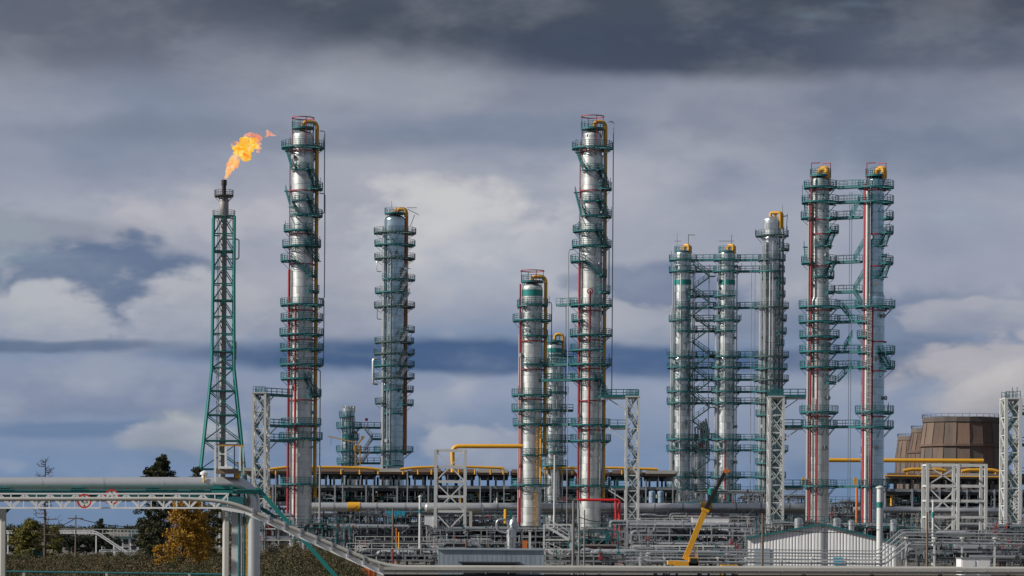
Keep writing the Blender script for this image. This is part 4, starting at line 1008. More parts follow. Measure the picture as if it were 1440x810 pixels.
# red fire-water loop at the foot of the tallest tower
rl = thing('fire_water_pipe', 'bright red square pipe loop bending down beside the tallest middle tower', 'pipe', (P(840, 740, 470).x, 470, 0))
for dx, dyy, yb in ((0, 0, 787), (6, 0.6, 787)):
    a, b, c2 = P(812 + dx * .5, 703 - dx * .05, 470), P(866 + dx * .9, 703.5 - dx * .1, 470), P(866 + dx * .9, yb, 470); o = rl.location.x
    MB().tube(fillet([(a.x - o, dyy, a.z), (b.x - o, dyy, b.z), (c2.x - o, dyy, .1)], .35, 3), .2, 8).build('red_pipe', 'red_bright', rl, True)
for py in (718, 732, 750, 765):
    q = P(868.5, py, 470); MB().box((q.x - rl.location.x, .3, q.z), (.9, .25, .18)).build('clamp', 'red_bright', rl)
hb = thing('hose_cabinet', 'red fire hose cabinet under the square red pipe loop', 'cabinet', (P(875, 790, 330).x, 330, 0))
zq = P(875, 786, 330).z; MB().box((0, 0, zq / 2), (1.2, .6, zq)).build('cabinet_body', 'red_bright', hb); MB().box((0, -.32, zq * .5), (.98, .05, zq * .8)).build('cabinet_door', 'red', hb); MB().box((.35, -.37, zq * .5), (.06, .06, .2)).build('handle', 'galv', hb)

# ------------------------------------------------------------------ process structures near the ground
def process_rack(label, x0, x1, ytop, Y, depth, nlev, seed, palette, steel='grey_steel', bay=34, vessels=2, drops=8, rail='teal', valves=4, density=3, detail=1.0, pw=.17, rs=1.0):
    rn = random.Random(seed); root = thing('process_rack', label, 'pipe rack', (P(x0, 745, Y).x, Y, 0))
    L = P(x1, 745, Y).x - P(x0, 745, Y).x; zt = P((x0 + x1) / 2, ytop, Y).z; k = max(1, round((x1 - x0) / bay))
    zs = [zt * (i + 1) / nlev for i in range(nlev)]
    for i in range(k + 1):
        for yy in (0, depth): MB().box((L * i / k, yy, zt / 2), (pw, pw, zt)).build('post', steel, root)
    for z in zs:
        for yy in (0, depth): MB().bar((0, yy, z), (L, yy, z), pw * .85, pw * 1.1).build('beam', steel, root)
        for q in range(density):
            r = rs * rn.choice([.07, .1, .13, .17, .22, .3]); yy = rn.uniform(-.2, depth); xa, xb = sorted((rn.uniform(-.02, .5) * L, rn.uniform(.5, 1.02) * L)); zz = z + r + .14
            pts = [(xa, yy, zz), (xb, yy, zz)]
            e = rn.random()
            if e < .5: pts = [(xa, yy, max(.2, zz - rn.uniform(.8, 2.5)))] + pts
            if e > .25: pts = pts + [(xb, yy, max(.2, zz - rn.uniform(.8, 3)))]
            MB().tube(fillet(pts, r * 2.5, 4), r, 8).build('pipe', rn.choice(palette) if r < .15 else rn.choice(['galv', 'grey_steel', 'galv_light', 'dark_steel']), root, True)
    for q in range(drops):
        x = rn.uniform(0, L); yy = rn.uniform(-.3, depth * .6); r = rn.choice([.05, .07, .1, .14]); za = rn.uniform(0, zt * .4); zb = rn.uniform(zt * .6, zt + .8)
        MB().tube([(x, yy, za), (x, yy, zb)], r, 6).build('drop_pipe', rn.choice(palette), root, True)
    for q in range(vessels):
        x = L * (q + rn.uniform(.3, .7)) / vessels; r = rn.uniform(.5, 1.0); h = rn.uniform(1.6, max(1.8, zt * .75)); yy = depth * rn.uniform(.3, .8)
        if rn.random() < .6: MB().lathe([(r * .3, .3), (r, .7), (r, h), (r * .6, h + r * .35), (.05, h + r * .45)], 18, (x, yy)).build('vessel', rn.choice(['galv', 'grey_steel', 'clad_bright', 'teal_grey']), root, True)
        else: MB().tube([(x - 1.6, yy, zs[0] + r), (x + 1.6, yy, zs[0] + r)], r, 16).build('vessel', rn.choice(['galv', 'grey_steel', 'dark_steel']), root, True)
    for q in range(valves):
        x = rn.uniform(0, L); z = rn.choice(zs) + .35; c = Vector((x, -.35, z)); m = MB()
        m.tube([c, c + Vector((0, 0, .5))], .06, 6); m.tube([c + Vector((.24 * math.cos(t * .785), .24 * math.sin(t * .785), .5)) for t in range(9)], .04, 5); m.box(c, (.4, .3, .3))
        m.build('valve', rn.choice(['red', 'teal', 'grey_steel', 'teal_grey', 'dark_steel', 'grey_steel']), root)
    # dark infill decks added to darken the inside, and the small-bore tangle on every level
    for z in zs:
        if rn.random() < .75:
            xa, xb = sorted((rn.uniform(0, .4) * L, rn.uniform(.6, 1) * L)); MB().box(((xa + xb) / 2, depth / 2, z - .1), (xb - xa, depth - .3, .05)).build('infill_deck', 'dark_steel', root)
    tang = {}
    for q in range(int(min(800, L * zt * 4.6 * detail))):
        mt = rn.choice(palette + ['dark_steel', 'grey_steel', 'galv']); m = tang.setdefault(mt, MB()); x, yy, z = rn.uniform(0, L), rn.uniform(-.3, depth), rn.uniform(.1, zt)
        if rn.random() < .5: z = rn.choice(zs) - rn.uniform(-.5, .5)
        z = max(.1, z); e = rn.random(); w = rn.choice([.05, .06, .08, .11]); ln = rn.uniform(.5, 2.6)
        if e < .28: m.bar((x, yy, z), (x + ln, yy, z), w)
        elif e < .78: m.bar((x, yy, z), (x, yy, min(zt + .6, z + ln)), w)
        elif e < .86: m.bar((x, yy, z), (x + ln * .6, yy, z + ln * .5), w)
        else: s_ = rn.uniform(.15, .5); m.box((x, yy, z), (s_, s_, s_ * rn.uniform(.6, 1.6)))
    for mt, m in tang.items(): m.build('small_bore_piping', mt, root, kind='stuff')
    if rail:
        m = MB(); z = zs[-1] + .15
        for hh in (.55, 1.1): m.bar((0, -.1, z + hh), (L, -.1, z + hh), RW)
        for i in range(int(L / 1.3) + 1): m.bar((i * 1.3, -.1, z), (i * 1.3, -.1, z + 1.1), RW)
        m.build('railing', rail, root)
    return root
PA = ['galv', 'galv', 'grey_steel', 'grey_steel', 'grey_steel', 'dark_steel', 'galv_light', 'dark_steel']
PB = PA + ['teal', 'red']; PC = ['galv', 'galv_light', 'grey_steel', 'teal', 'dark_steel', 'brick_dark', 'grey_steel']
for a in [
    ('grey pipe rack under the fat silver pipe beside the tall tower by the flare', 438, 545, 724, 500, 7, 3, 41, PB, 'grey_steel', 30, 3, 70, None, 6, 5),
    ('grey pipe rack with cyan panels left of the cross-braced frame', 540, 612, 728, 505, 6, 3, 42, PB, 'grey_steel', 24, 3, 14, None, 5, 5),
    ('dark pipe rack behind the cross-braced frame below the drum', 605, 735, 730, 506, 7, 4, 43, PC, 'grey_steel', 26, 3, 18, None, 8, 6),
    ('small pipe rack between the two middle towers below the coolers', 765, 820, 705, 520, 5, 4, 44, PB, 'grey_steel', 18, 2, 14, 'teal_grey', 5, 4),
    ('pipe rack behind the red loop under the fat silver pipe', 850, 960, 728, 505, 7, 3, 45, PA, 'grey_steel', 26, 2, 20, None, 4, 5),
    ('pipe rack of white and grey lines below the linked silver towers', 945, 1080, 726, 500, 8, 3, 46, PB, 'white_steel', 28, 2, 20, None, 6, 5),
    ('rack of vessels and pipes at the feet of the linked silver towers', 940, 1075, 693, 565, 6, 5, 47, PB, 'grey_steel', 22, 4, 26, 'teal_grey', 8, 4),
    ('distant pipe bridge seen between the linked towers and the shed tower', 1040, 1135, 700, 590, 5, 4, 48, PA, 'grey_steel', 24, 2, 16, 'grey_steel', 4, 4),
    ('pipe rack showing between the two tall towers above the shed', 1165, 1225, 708, 540, 6, 4, 49, PB, 'grey_steel', 20, 2, 14, 'teal_grey', 5, 4),
    ('teal railed pump rack above the shed roof beside the bluish tower', 1160, 1290, 742, 420, 5, 2, 50, PB, 'teal', 24, 4, 18, 'teal', 8, 4),
    ('dark pipe rack under the coolers behind the three-legged frame', 1290, 1450, 728, 500, 8, 4, 51, PA, 'grey_steel', 30, 3, 20, None, 6, 6),
    ('grey multi-level rack of thick pipes before the three-legged frame', 1270, 1410, 752, 360, 6, 4, 52, PA, 'grey_steel', 30, 2, 12, None, 4, 5),
    ('pipe rack with a tangle of lines below the stair tower at the picture edge', 1395, 1460, 745, 380, 6, 4, 53, PB, 'grey_steel', 18, 2, 16, 'grey_steel', 6, 5),
    ('teal railed skid of valves at the foot of the tall tower by the flare', 415, 492, 742, 440, 4, 2, 54, PC, 'teal', 20, 2, 14, 'teal', 8, 4),
    ('low white pipe rack with handrails before the cyan panels', 500, 615, 768, 380, 5, 3, 55, PB, 'white_steel', 22, 1, 30, 'white_steel', 4, 4),
    ('reddish low pipe rack behind the blue-grey hut', 590, 735, 764, 400, 5, 3, 56, ['brick_dark', 'white_steel', 'galv', 'brick_dark', 'grey_steel'], 'grey_steel', 24, 2, 40, None, 6, 5),
    ('teal pump skid between the feet of the middle towers', 800, 870, 748, 430, 5, 3, 57, PC, 'teal', 18, 3, 12, 'teal', 6, 4),
    ('broad low rack of grey pipes behind the yellow crane', 882, 1060, 742, 400, 8, 4, 58, PA, 'galv', 32, 1, 14, 'white_steel', 6, 6),
    ('low grey pipe rack with white posts along the crane yard', 890, 1055, 768, 340, 5, 3, 59, PA, 'white_steel', 36, 1, 10, None, 4, 4),
    ('tangle of lines and drums behind the shed roof near the lattice tower', 1062, 1160, 738, 430, 5, 3, 60, PC, 'grey_steel', 20, 4, 14, 'teal', 6, 4),
    ('small pump skid with teal rails at the foot of the stair tower by the flare', 352, 412, 728, 470, 5, 3, 61, PB, 'white_steel', 18, 2, 12, None, 5, 4),
    ('low rack of valves along the foreground before the picture edge', 1300, 1445, 776, 300, 4, 2, 62, PB, 'grey_steel', 28, 1, 10, None, 6, 4),
    ('dark distant unit of pipes behind the tall tower by the flare', 345, 560, 716, 590, 6, 5, 81, PA, 'dark_steel', 22, 3, 26, None, 2, 5, 1.6),
    ('dark distant unit of pipes behind the cross-braced frame', 555, 800, 716, 592, 6, 5, 82, PA, 'dark_steel', 22, 3, 26, None, 2, 5, 1.6),
    ('dark distant unit of pipes behind the tallest middle tower', 795, 960, 716, 594, 6, 5, 83, PA, 'dark_steel', 22, 3, 26, None, 2, 5, 1.6),
    ('dark distant unit of pipes beyond the shed and the two tall towers', 1120, 1450, 716, 640, 6, 5, 84, PA, 'dark_steel', 26, 3, 26, None, 2, 5, 1.4),
    ('crowded low rack of fine lines under the fat pipe near the cyan screen', 430, 625, 744, 450, 6, 4, 85, PC, 'dark_steel', 18, 2, 90, None, 4, 6, 1.5),
    ('crowded low rack of fine lines behind the blue-grey hut and trestle', 600, 830, 746, 445, 6, 4, 86, PC, 'grey_steel', 20, 3, 40, None, 6, 6, 1.5),
    ('crowded low rack of fine grey lines behind the crane boom', 860, 1070, 738, 455, 6, 4, 87, PA, 'galv', 22, 2, 40, None, 4, 6, 1.5),
    ('lowest rack of valves and drains in front of the low white pipe rack', 488, 625, 781, 300, 5, 2, 88, PB, 'grey_steel', 26, 1, 24, 'white_steel', 4, 5, 2.0),
    ('lowest rack of valves and drains beside the concrete poles', 765, 905, 782, 300, 5, 2, 89, PB, 'grey_steel', 24, 1, 24, None, 4, 5, 2.0),
    ('lowest rack of grey lines between the crane and the shed', 890, 1050, 784, 290, 4, 2, 90, PA, 'grey_steel', 26, 1, 20, None, 3, 5, 2.0),
    ('lowest rack of drains and grey drums beyond the banded vent pole', 1262, 1450, 770, 330, 6, 3, 91, PA, 'grey_steel', 26, 4, 30, None, 4, 5, 1.6),
]: process_rack(*a)

# cyan tarpaulin panels and a white cabinet
cp = thing('cladding_screen', 'cyan sheet screen hung in the pipe rack under the fat silver pipe', 'screen', (P(555, 740, 509).x, 509, 0))
for i in range(4):
    xa = P(543 + i * 7.0, 735, 509).x - cp.location.x; MB().box((xa + .4, 0, P(555, 727, 509).z), (.8, .08, S(17, 509))).build('sheet', 'cyan', cp)
for q in (538, 574): xa = P(q, 735, 498).x - cp.location.x; MB().box((xa, .1, P(555, 715, 498).z / 2), (.15, .15, P(555, 715, 498).z)).build('post', 'grey_steel', cp)
def cabinet(label, x0, x1, y0, Y, mat='white_panel', d=1.2):
    a, b = P(x0, y0, Y), P(x1, y0, Y); root = thing('equipment_cabinet', label, 'cabinet', ((a.x + b.x) / 2, Y, 0)); w = b.x - a.x; h = a.z
    MB().box((0, d / 2, h / 2), (w, d, h)).build('cabinet_body', mat, root); MB().box((0, d / 2, h + .05), (w + .12, d + .12, .1)).build('cabinet_roof', 'grey_steel', root)
    n = max(1, int(w / 1.1))
    for i in range(n):
        dd = MB().box((-w / 2 + w * (i + .5) / n, -.03, h * .5), (w / n * .82, .05, h * .8)).build('door', mat, root); MB().box((-w / 2 + w * (i + .82) / n, -.08, h * .5), (.05, .05, .18)).build('handle', 'dark_steel', dd)
    return root
cabinet('white equipment hut in the rack behind the yellow crane boom', 974, 1025, 728, 450, d=3)
cabinet('pale switch cabinet beside the green-banded pole', 597, 611, 725, 470)
cabinet('white site cabin with dark openings by the crane', 996, 1052, 782, 320, d=2.5)
cabinet('small beige guard cabin below the stair tower at the picture edge', 1352, 1394, 786, 255, 'white_panel', 3)

# blue-grey hut
hu = thing('flat_hut', 'long blue-grey flat-roofed hut in front of the cross-braced frame', 'hut', (P(690, 790, 240).x, 240, 0))
za = P(690, 773.5, 240).z; a_, b_ = P(616, 780, 240).x - hu.location.x, P(765, 780, 240).x - hu.location.x
nP = 22
for i in range(nP):
    w = (b_ - a_) / nP; m = MB(); xx = a_ + w * (i + .5); m.box((xx, 0, za / 2), (w - .015, .06, za)); m.box((xx - w * .3, -.03, za / 2), (.04, .02, za)); m.build('wall_panel', 'blue_grey', hu)
MB().box(((a_ + b_) / 2, 2.05, za / 2 - .05), (b_ - a_ - .05, 4, za - .1)).build('core', 'blue_grey', hu); MB().box(((a_ + b_) / 2, 2, za + .06), (b_ - a_ + .2, 4.4, .12)).build('roof', 'blue_grey', hu)
c0, c1 = P(645, 790, 239).x - hu.location.x, P(731, 790, 239).x - hu.location.x
MB().box(((c0 + c1) / 2, -.7, P(690, 791, 239).z), (c1 - c0, 1.4, .12)).build('canopy', 'dark_steel', hu)
MB().box(((c0 + c1) / 2, -.06, P(690, 801, 239).z), (c1 - c0 - .6, .06, 1.0)).build('window', 'glass_dark', hu)

# white gabled shed
SY = 300
sh = thing('gabled_shed', 'white ribbed metal shed with a shallow teal-edged gable roof', 'shed', (P(1155.5, 745, SY).x, SY, 0), rz=-math.atan((1155.5 - CX) / F)); o = sh.location.x
xl, xr = P(1052.5, 760, SY).x - o, P(1258, 760, SY).x - o; zl, zr, zp = P(1052, 757, SY).z, P(1256, 763, SY).z, P(1155.5, 737.5, SY).z
def roofz(x): return zp + (zl - zp) * (x / xl) if x < 0 else zp + (zr - zp) * (x / xr)
DP = 16.0; n = 46
for i in range(n):
    x0, x1 = xl + (xr - xl) * i / n, xl + (xr - xl) * (i + 1) / n; g0 = .012
    x0 += g0; x1 -= g0; dy = 0.0
    m = MB(); xs = [x0, x0 + (x1 - x0) * .15, x0 + (x1 - x0) * .28, x0 + (x1 - x0) * .8, x1]; ys = [0, 0, -.028, -.028, 0]
    vs = [];
    for x, y in zip(xs, ys): vs += [(x, y, 0), (x, y, roofz(x) - .05)]
    m.add(vs, [(2 * k, 2 * k + 2, 2 * k + 3, 2 * k + 1) for k in range(4)]); m.build('wall_panel', 'white_panel', sh)
MB().add  # (side walls, roof sheets and trims below)
m = MB(); m.add([(xl, .05, 0), (xr, .05, 0), (xr, .05, zr - .06), (0, .05, zp - .06), (xl, .05, zl - .06)], [(0, 1, 2, 3, 4)]); m.build('gable_core', 'grey_steel', sh)
for sx, zz in ((xl, zl), (xr, zr)): MB().box((sx, DP / 2, zz / 2), (.1, DP, zz - .05)).build('side_wall', 'white_panel', sh)
for (xa, za_, xb, zb_) in ((xl - .25, zl - .02, 0, zp), (0, zp, xr + .25, zr - .02)):
    m = MB(); m.add([(xa, -.2, za_), (xb, -.2, zb_), (xb, DP, zb_), (xa, DP, za_), (xa, -.2, za_ + .1), (xb, -.2, zb_ + .1), (xb, DP, zb_ + .1), (xa, DP, za_ + .1)], [(3, 2, 1, 0), (4, 5, 6, 7), (0, 1, 5, 4), (2, 3, 7, 6), (0, 4, 7, 3), (1, 2, 6, 5)]); ro = m.build('roof_sheet', 'blue_grey', sh)
    m = MB(); m.bar((xa, -.28, za_ + .03), (xb, -.28, zb_ + .03), .1, .2); m.build('verge_trim', 'teal', ro)
MB().box((.12, -.12, zp / 2 - .1), (.18, .12, zp - .25)).build('gable_pilaster', 'grey_steel', sh)  # grey pilaster mid-gable, built to stand for the shade strip there
for xx in (-6.2,): MB().box((xx, -.1, 1.0), (1.6, .06, 2.0)).build('door', 'blue_grey', sh)
cb = P(1165, 792, SY).x - o; MB().box((cb + 1.0, -.1, .7), (.9, .06, .8)).build('door', 'cyan', sh)

# vent stack with a green band, lamp and utility poles
def banded_stack(label, x, y0, ybot, Y, dpx, yb0, yb1, cap=True):
    c = P(x, y0, Y); r = S(dpx, Y) / 2; root = thing('vent_pole', label, 'pole', (P(x, (y0 + ybot) / 2, Y).x, Y, 0))
    MB().lathe([(r, 0), (r, c.z)], 20).build('shaft', 'white_steel', root, True)
    MB().lathe([(r + .012, P(x, yb1, Y).z), (r + .012, P(x, yb0, Y).z)], 20, close=False).build('green_band', 'teal_bright', root, True)
    if cap: MB().lathe([(r * 1.35, c.z - .05), (r * 1.35, c.z + .08), (r * .5, c.z + .2), (.02, c.z + .22)], 20).build('cap', 'white_steel', root, True)
banded_stack('thick white vent pole with a green band in front of the shed', 1237, 686, 796, 285, 8.6, 706, 714)
banded_stack('slim white vent pole with a green band before the cyan sheet screen', 590.5, 699, 795, 330, 3.6, 716, 722)
banded_stack('slim white vent pole with a green band under the three-legged frame', 1312, 706, 790, 330, 3.4, 720, 728)
def pole(label, x, y0, Y, dpx, mat, name='utility_pole'):
    c = P(x, y0, Y); r = S(dpx, Y) / 2; o = MB().tube([(0, 0, 0), (0, 0, c.z * .5), (0, 0, c.z)], r * 1.15, 10, r1=r * .85).build(name, mat, None, True); o.location = (c.x, Y, 0); o['kind'] = 'thing'
    return tag(o, label, 'pole')
pole('bare concrete pole, thickest of the three before the tallest middle tower', 806.5, 704, 230, 3.8, 'concrete_dark')
pole('bare concrete pole, middle of the three before the tallest middle tower', 814.5, 716, 231, 2.4, 'concrete_dark')
pole('bare concrete pole, shortest of the three before the tallest middle tower', 822, 717, 232, 2.4, 'concrete_dark')
pole('dark slim pole in front of the cyan sheet screen', 552.5, 715, 300, 2.6, 'wood_pole')
pole('orange slim post beside the dark pole', 557.5, 742, 310, 1.8, 'orange', 'marker_post')
pole('pale orange post beside the slim banded vent pole', 561, 748, 315, 2.4, 'yellow', 'marker_post')
pole('brown pole in front of the shed wall', 1072.5, 722, 262, 3.0, 'wood_pole')
pole('brown pole beside the three-legged white frame', 1304, 720, 262, 2.8, 'wood_pole')
pole('grey tall post above the long cooler rack beside the tall tower', 450, 655, 480, 3.0, 'stack_grey')
pole('white post in front of the feet of the middle pair of towers', 780, 640, 470, 2.6, 'white_steel')

# thick insulated pipes over the shed yard with a raised expansion loop
pl = thing('insulated_pipeline', 'pair of grey insulated pipes with a raised loop in front of the shed', 'pipeline', (P(1150, 780, 270).x, 270, 0)); o = pl.location.x
for k, dyy in enumerate((0, .35, .7, 1.0, 1.3)):
    Yk = 270 + dyy; d_ = (0, 4.2, 9.0, -4.2, 14)[k]
    pts = [P(880, 775 + d_, Yk), P(1236 + d_ * .6, 779 + d_, Yk), P(1270 + d_ * .8, 749 + d_, Yk), P(1470, 752 + d_, Yk)]
    MB().tube(fillet([(q.x - o, dyy, q.z) for q in pts], .3, 3), (.075, .05, .08, .045, .10)[k], 8).build('pipe_run', 'galv', pl, True)
for xx in (900, 935, 970, 1010, 1050, 1100, 1142, 1190, 1232, 1275, 1315, 1354, 1400):
    zt = P(xx, 783 if xx < 1240 else 755, 270).z - .1; q = P(xx, 780, 270).x - o
    MB().box((q, .5, zt / 2), (.16, .16, zt)).build('post', 'white_steel', pl); MB().box((q, .5, zt), (.2, 1.6, .12)).build('cross_arm', 'white_steel', pl)
q0, q1 = P(1045, 788, 269).x - o, P(1238, 789, 269).x - o
for zz in (P(1140, 788, 269).z, P(1140, 796, 269).z): MB().bar((q0, -.6, zz), (q1, -.6, zz), .07).build('guard_rail', 'white_steel', pl)

# trestle with a diagonal stair in front of the middle towers
tr = thing('access_trestle', 'white stepped trestle with a diagonal stair between the middle towers', 'trestle', (P(765, 770, 350).x, 350, 0)); o = tr.location.x
for xx in (765, 803):
    for yy in (0, 3): zt = P(xx, 737, 350).z; MB().box((P(xx, 770, 350).x - o, yy, zt / 2), (.18, .18, zt)).build('leg', 'white_steel', tr)
for py in (738, 759, 773, 782, 790):
    a, b = P(765, py, 350), P(803, py, 350); MB().bar((a.x - o, 0, a.z), (b.x - o, 0, b.z), .14, .2).build('beam', 'white_steel', tr)
    MB().box(((a.x + b.x) / 2 - o, 1.5, a.z), (b.x - a.x, 2.9, .06)).build('deck', 'grey_steel', tr)
for (xa, ya, xb, yb) in ((768, 740, 800, 759), (768, 774, 790, 784)):
    a, b = P(xa, ya, 350), P(xb, yb, 350); straight_stair((a.x - o, -.4, a.z), (b.x - o, -.4, b.z), .8, (0, 1, 0)).build('stair_flight', 'white_steel', tr, kind='stuff')
# vessel group at the foot of the banded tower
vg = thing('insulated_vessel', 'silver vertical vessel with a hooped white pipe at the foot of the banded tower', 'vessel', (P(719, 770, 400).x, 400, 0)); o = vg.location.x
MB().lathe([(S(7, 400), 0), (S(7, 400), P(719, 746, 400).z), (S(3, 400), P(719, 742, 400).z), (.02, P(719, 741, 400).z)], 22).build('vessel_shell', 'clad_bright', vg, True)
q = [P(x, y, 400) for x, y in ((714, 750), (699, 747), (698, 731), (712, 730), (716, 742))]; MB().tube(fillet([(p.x - o, -1.2, p.z) for p in q], .7, 5), .17, 9).build('hoop_pipe', 'galv', vg, True)
MB().lathe([(S(6, 400), P(722, 745, 400).z), (S(7, 400), P(722, 737, 400).z), (S(4, 400), P(722, 729, 400).z), (.02, P(722, 726, 400).z)], 16, (P(722, 740, 400).x - o, .6)).build('valve_body', 'galv', vg, True)
MB().box((P(718, 722, 400).x - o, -.5, P(718, 724, 400).z), (.45, .4, 1.3)).build('actuator', 'teal', vg); MB().tube([(P(711, 730, 400).x - o, -.5, P(711, 736, 400).z), (P(711, 730, 400).x - o, -.5, P(711, 716, 400).z)], .25, 8).build('actuator_stem', 'yellow', vg, True)
ep = thing('marker_board', 'orange sheet on a post at the foot of the banded tower', 'panel', (P(738, 770, 380).x, 380, 0)); MB().box((0, 0, P(738, 768, 380).z), (S(7, 380), .1, S(16, 380))).build('sheet', 'orange', ep); MB().box((0, .12, .9), (.12, .12, 1.9)).build('post', 'white_steel', ep)
wp = thing('support_post', 'square white post standing beside the orange sheet', 'post', (P(745, 770, 375).x, 375, 0)); MB().box((0, 0, P(745, 746, 375).z / 2), (.3, .3, P(745, 746, 375).z)).build('shaft', 'white_steel', wp); MB().box((0, 0, P(745, 746, 375).z), (.5, .5, .08)).build('cap_plate', 'white_steel', wp)

# pump house with dark brick walls
ph = thing('brick_pump_house', 'low dark brick pump house behind the concrete poles', 'building', (P(845, 780, 380).x, 380, 0)); o = ph.location.x
a_, b_ = P(822, 780, 380).x - o, P(866, 780, 380).x - o; zt = P(845, 768, 380).z
MB().box(((a_ + b_) / 2, 3, zt / 2), (b_ - a_, 6, zt)).build('wall', 'brick_dark', ph); MB().box(((a_ + b_) / 2, 3, zt + .1), (b_ - a_ + .5, 6.5, .2)).build('roof', 'concrete_dark', ph)
for xx in (-1.0, .9):
    w_ = MB().box((xx, -.03, zt * .55), (.9, .05, .9)).build('window', 'glass_dark', ph); MB().box((xx, -.07, zt * .55 - .5), (1.1, .1, .08)).build('sill', 'concrete', w_)

def upright_tank(label, x, y0, Y, dpx, mat, name='upright_tank', legs=True):
    q = P(x, y0, Y); r = S(dpx, Y) / 2; t = thing(name, label, 'tank', (q.x, Y, 0)); zb = max(.3, P(x, y0 + dpx * 1.9, Y).z)
    MB().lathe([(r * .6, zb - r * .2), (r, zb), (r, q.z - r * .3), (r * .55, q.z - .04), (.02, q.z)], 24).build('tank_shell', mat, t, True)
    for k in range(3): a = R_(30 + 120 * k); MB().bar((r * .8 * math.cos(a), r * .8 * math.sin(a), 0), (r * .8 * math.cos(a), r * .8 * math.sin(a), zb + .3), .18).build('leg', 'grey_steel', t)
    MB().lathe([(r + .03, zb + (q.z - zb) * .5), (r + .03, zb + (q.z - zb) * .5 + .12)], 24, close=False).build('hoop', 'grey_steel', t, True)
upright_tank('upright teal tank behind the dark crane boom', 1002.5, 686, 555, 14, 'teal_bright')
upright_tank('pale blue plastic tank in the cooler rack, the one nearer the lattice tower', 917, 690, 541, 9, 'pale_blue')
upright_tank('pale blue plastic tank in the cooler rack, the one nearer the linked towers', 929, 690, 541, 9, 'pale_blue')
upright_tank('grey conical hopper above the shed roof between the two tall towers', 1177, 728, 415, 11, 'clad_bright', 'hopper')
upright_tank('grey conical hopper above the shed roof nearer the bluish tower', 1197, 731, 415, 9, 'clad_bright', 'hopper')
upright_tank('grey conical hopper above the shed roof left of the grey tall tower', 1123, 728, 415, 12, 'galv', 'hopper')
upright_tank('grey conical hopper beyond the thick banded vent pole', 1256, 730, 415, 9, 'clad_bright', 'hopper')

# ------------------------------------------------------------------ truck crane
CY = 225
cr = thing('truck_crane', 'yellow truck crane with its dark telescopic boom raised', 'crane', (P(961, 796, CY).x, CY, 0)); o = cr.location.x
def cp_(px, py, dy=0.0): q = P(px, py, CY); return Vector((q.x - o, dy, q.z))
b0, b1, b2 = cp_(963, 787), cp_(992, 717), cp_(1019.5, 664)
MB().bar(b0, b1, .34, .42).build('boom_base', 'yellow', cr); MB().bar(b0.lerp(b1, .97), b0.lerp(b1, 1.02), .48, .62).build('boom_collar', 'yellow', cr)
MB().bar(b1, b1.lerp(b2, .5), .26, .34).build('boom_section', 'black_paint', cr); MB().bar(b1.lerp(b2, .48), b2, .20, .27).build('boom_section', 'black_paint', cr)
m = MB(); m.bar(b2.lerp(b1, .02), b2 + Vector((.14, 0, .24)), .26, .36); m.bar(b2 + Vector((0, 0, .15)), b2 + Vector((.4, 0, .08)), .3, .2); m.build('boom_head', 'orange', cr)
MB().tube([b2 + Vector((.36, 0, .1)), b2 + Vector((.36, 0, -2.0))], .02, 5).build('hoist_rope', 'dark_steel', cr)
MB().bar(b0 + Vector((1.0, 0, -.3)), b0.lerp(b1, .38), .16).build('lift_cylinder', 'galv', cr)
m = MB(); m.box((0.2, 0, 1.15), (1.9, 1.9, .45)); m.box((-.75, 0, 1.28), (1.0, 1.8, .3)); m.build('turntable', 'yellow', cr)
m = MB(); m.box((.75, -.6, 1.35), (.75, .7, .75)); cab = m.build('operator_cab', 'yellow', cr); MB().box((.75, -.97, 1.45), (.55, .05, .4)).build('window', 'glass_dark', cab); MB().bar((1.05, -.7, 1.2), (1.05, -.7, 2.6), .07).build('guard_post', 'yellow', cab)
MB().box((.5, 0, .75), (6.5, 2.0, .35)).build('chassis', 'dark_steel', cr); m = MB(); m.box((3.6, 0, .72), (1.3, 2.0, .85)); dc = m.build('driver_cab', 'yellow', cr); MB().box((3.7, -1.03, .9), (.9, .05, .35)).build('window', 'glass_dark', dc)
for xx in (-1.9, -.9, 1.6, 3.5):
    for yy in (-1.05, 1.05): wl = MB().tube([(xx, yy - .16, .42), (xx, yy + .16, .42)], .42, 18).build('wheel', 'rubber', cr, True); MB().tube([(xx, yy - .18, .42), (xx, yy + .18, .42)], .22, 12).build('rim', 'galv', wl, True)

# ------------------------------------------------------------------ cooling towers
def rusty(name):
    m = bpy.data.materials.new(name); m.use_nodes = True; nt = m.node_tree; g = G(nt); b = nt.nodes['Principled BSDF']
    tc = g.n('ShaderNodeTexCoord').outputs['Object']; mp = g.n('ShaderNodeMapping'); mp.inputs['Scale'].default_value = (1, 1, .15); nt.links.new(tc, mp.inputs[0])
    rnd = g.n('ShaderNodeObjectInfo').outputs['Random']
    c = g.ramp(rnd, [(0.0, (.098, .062, .048, 1)), (.25, (.150, .095, .074, 1)), (.42, (.115, .105, .090, 1)), (.6, (.190, .115, .080, 1)), (.75, (.105, .092, .082, 1)), (1.0, (.082, .066, .058, 1))])
    s1 = g.noise(mp.outputs[0], .5, 6, .65); s2 = g.noise(tc, .35, 6, .65)
    c = g.mix(g.m('MULTIPLY', g.sm(s1, .45, .72), .55), c, (.05, .042, .04, 1)); c = g.mix(g.m('MULTIPLY', g.sm(s2, .52, .75), .5), c, (.15, .115, .09, 1))
    nt.links.new(c, b.inputs['Base Color']); b.inputs['Roughness'].default_value = .9; MAT[name] = m
rusty('rust_panel')
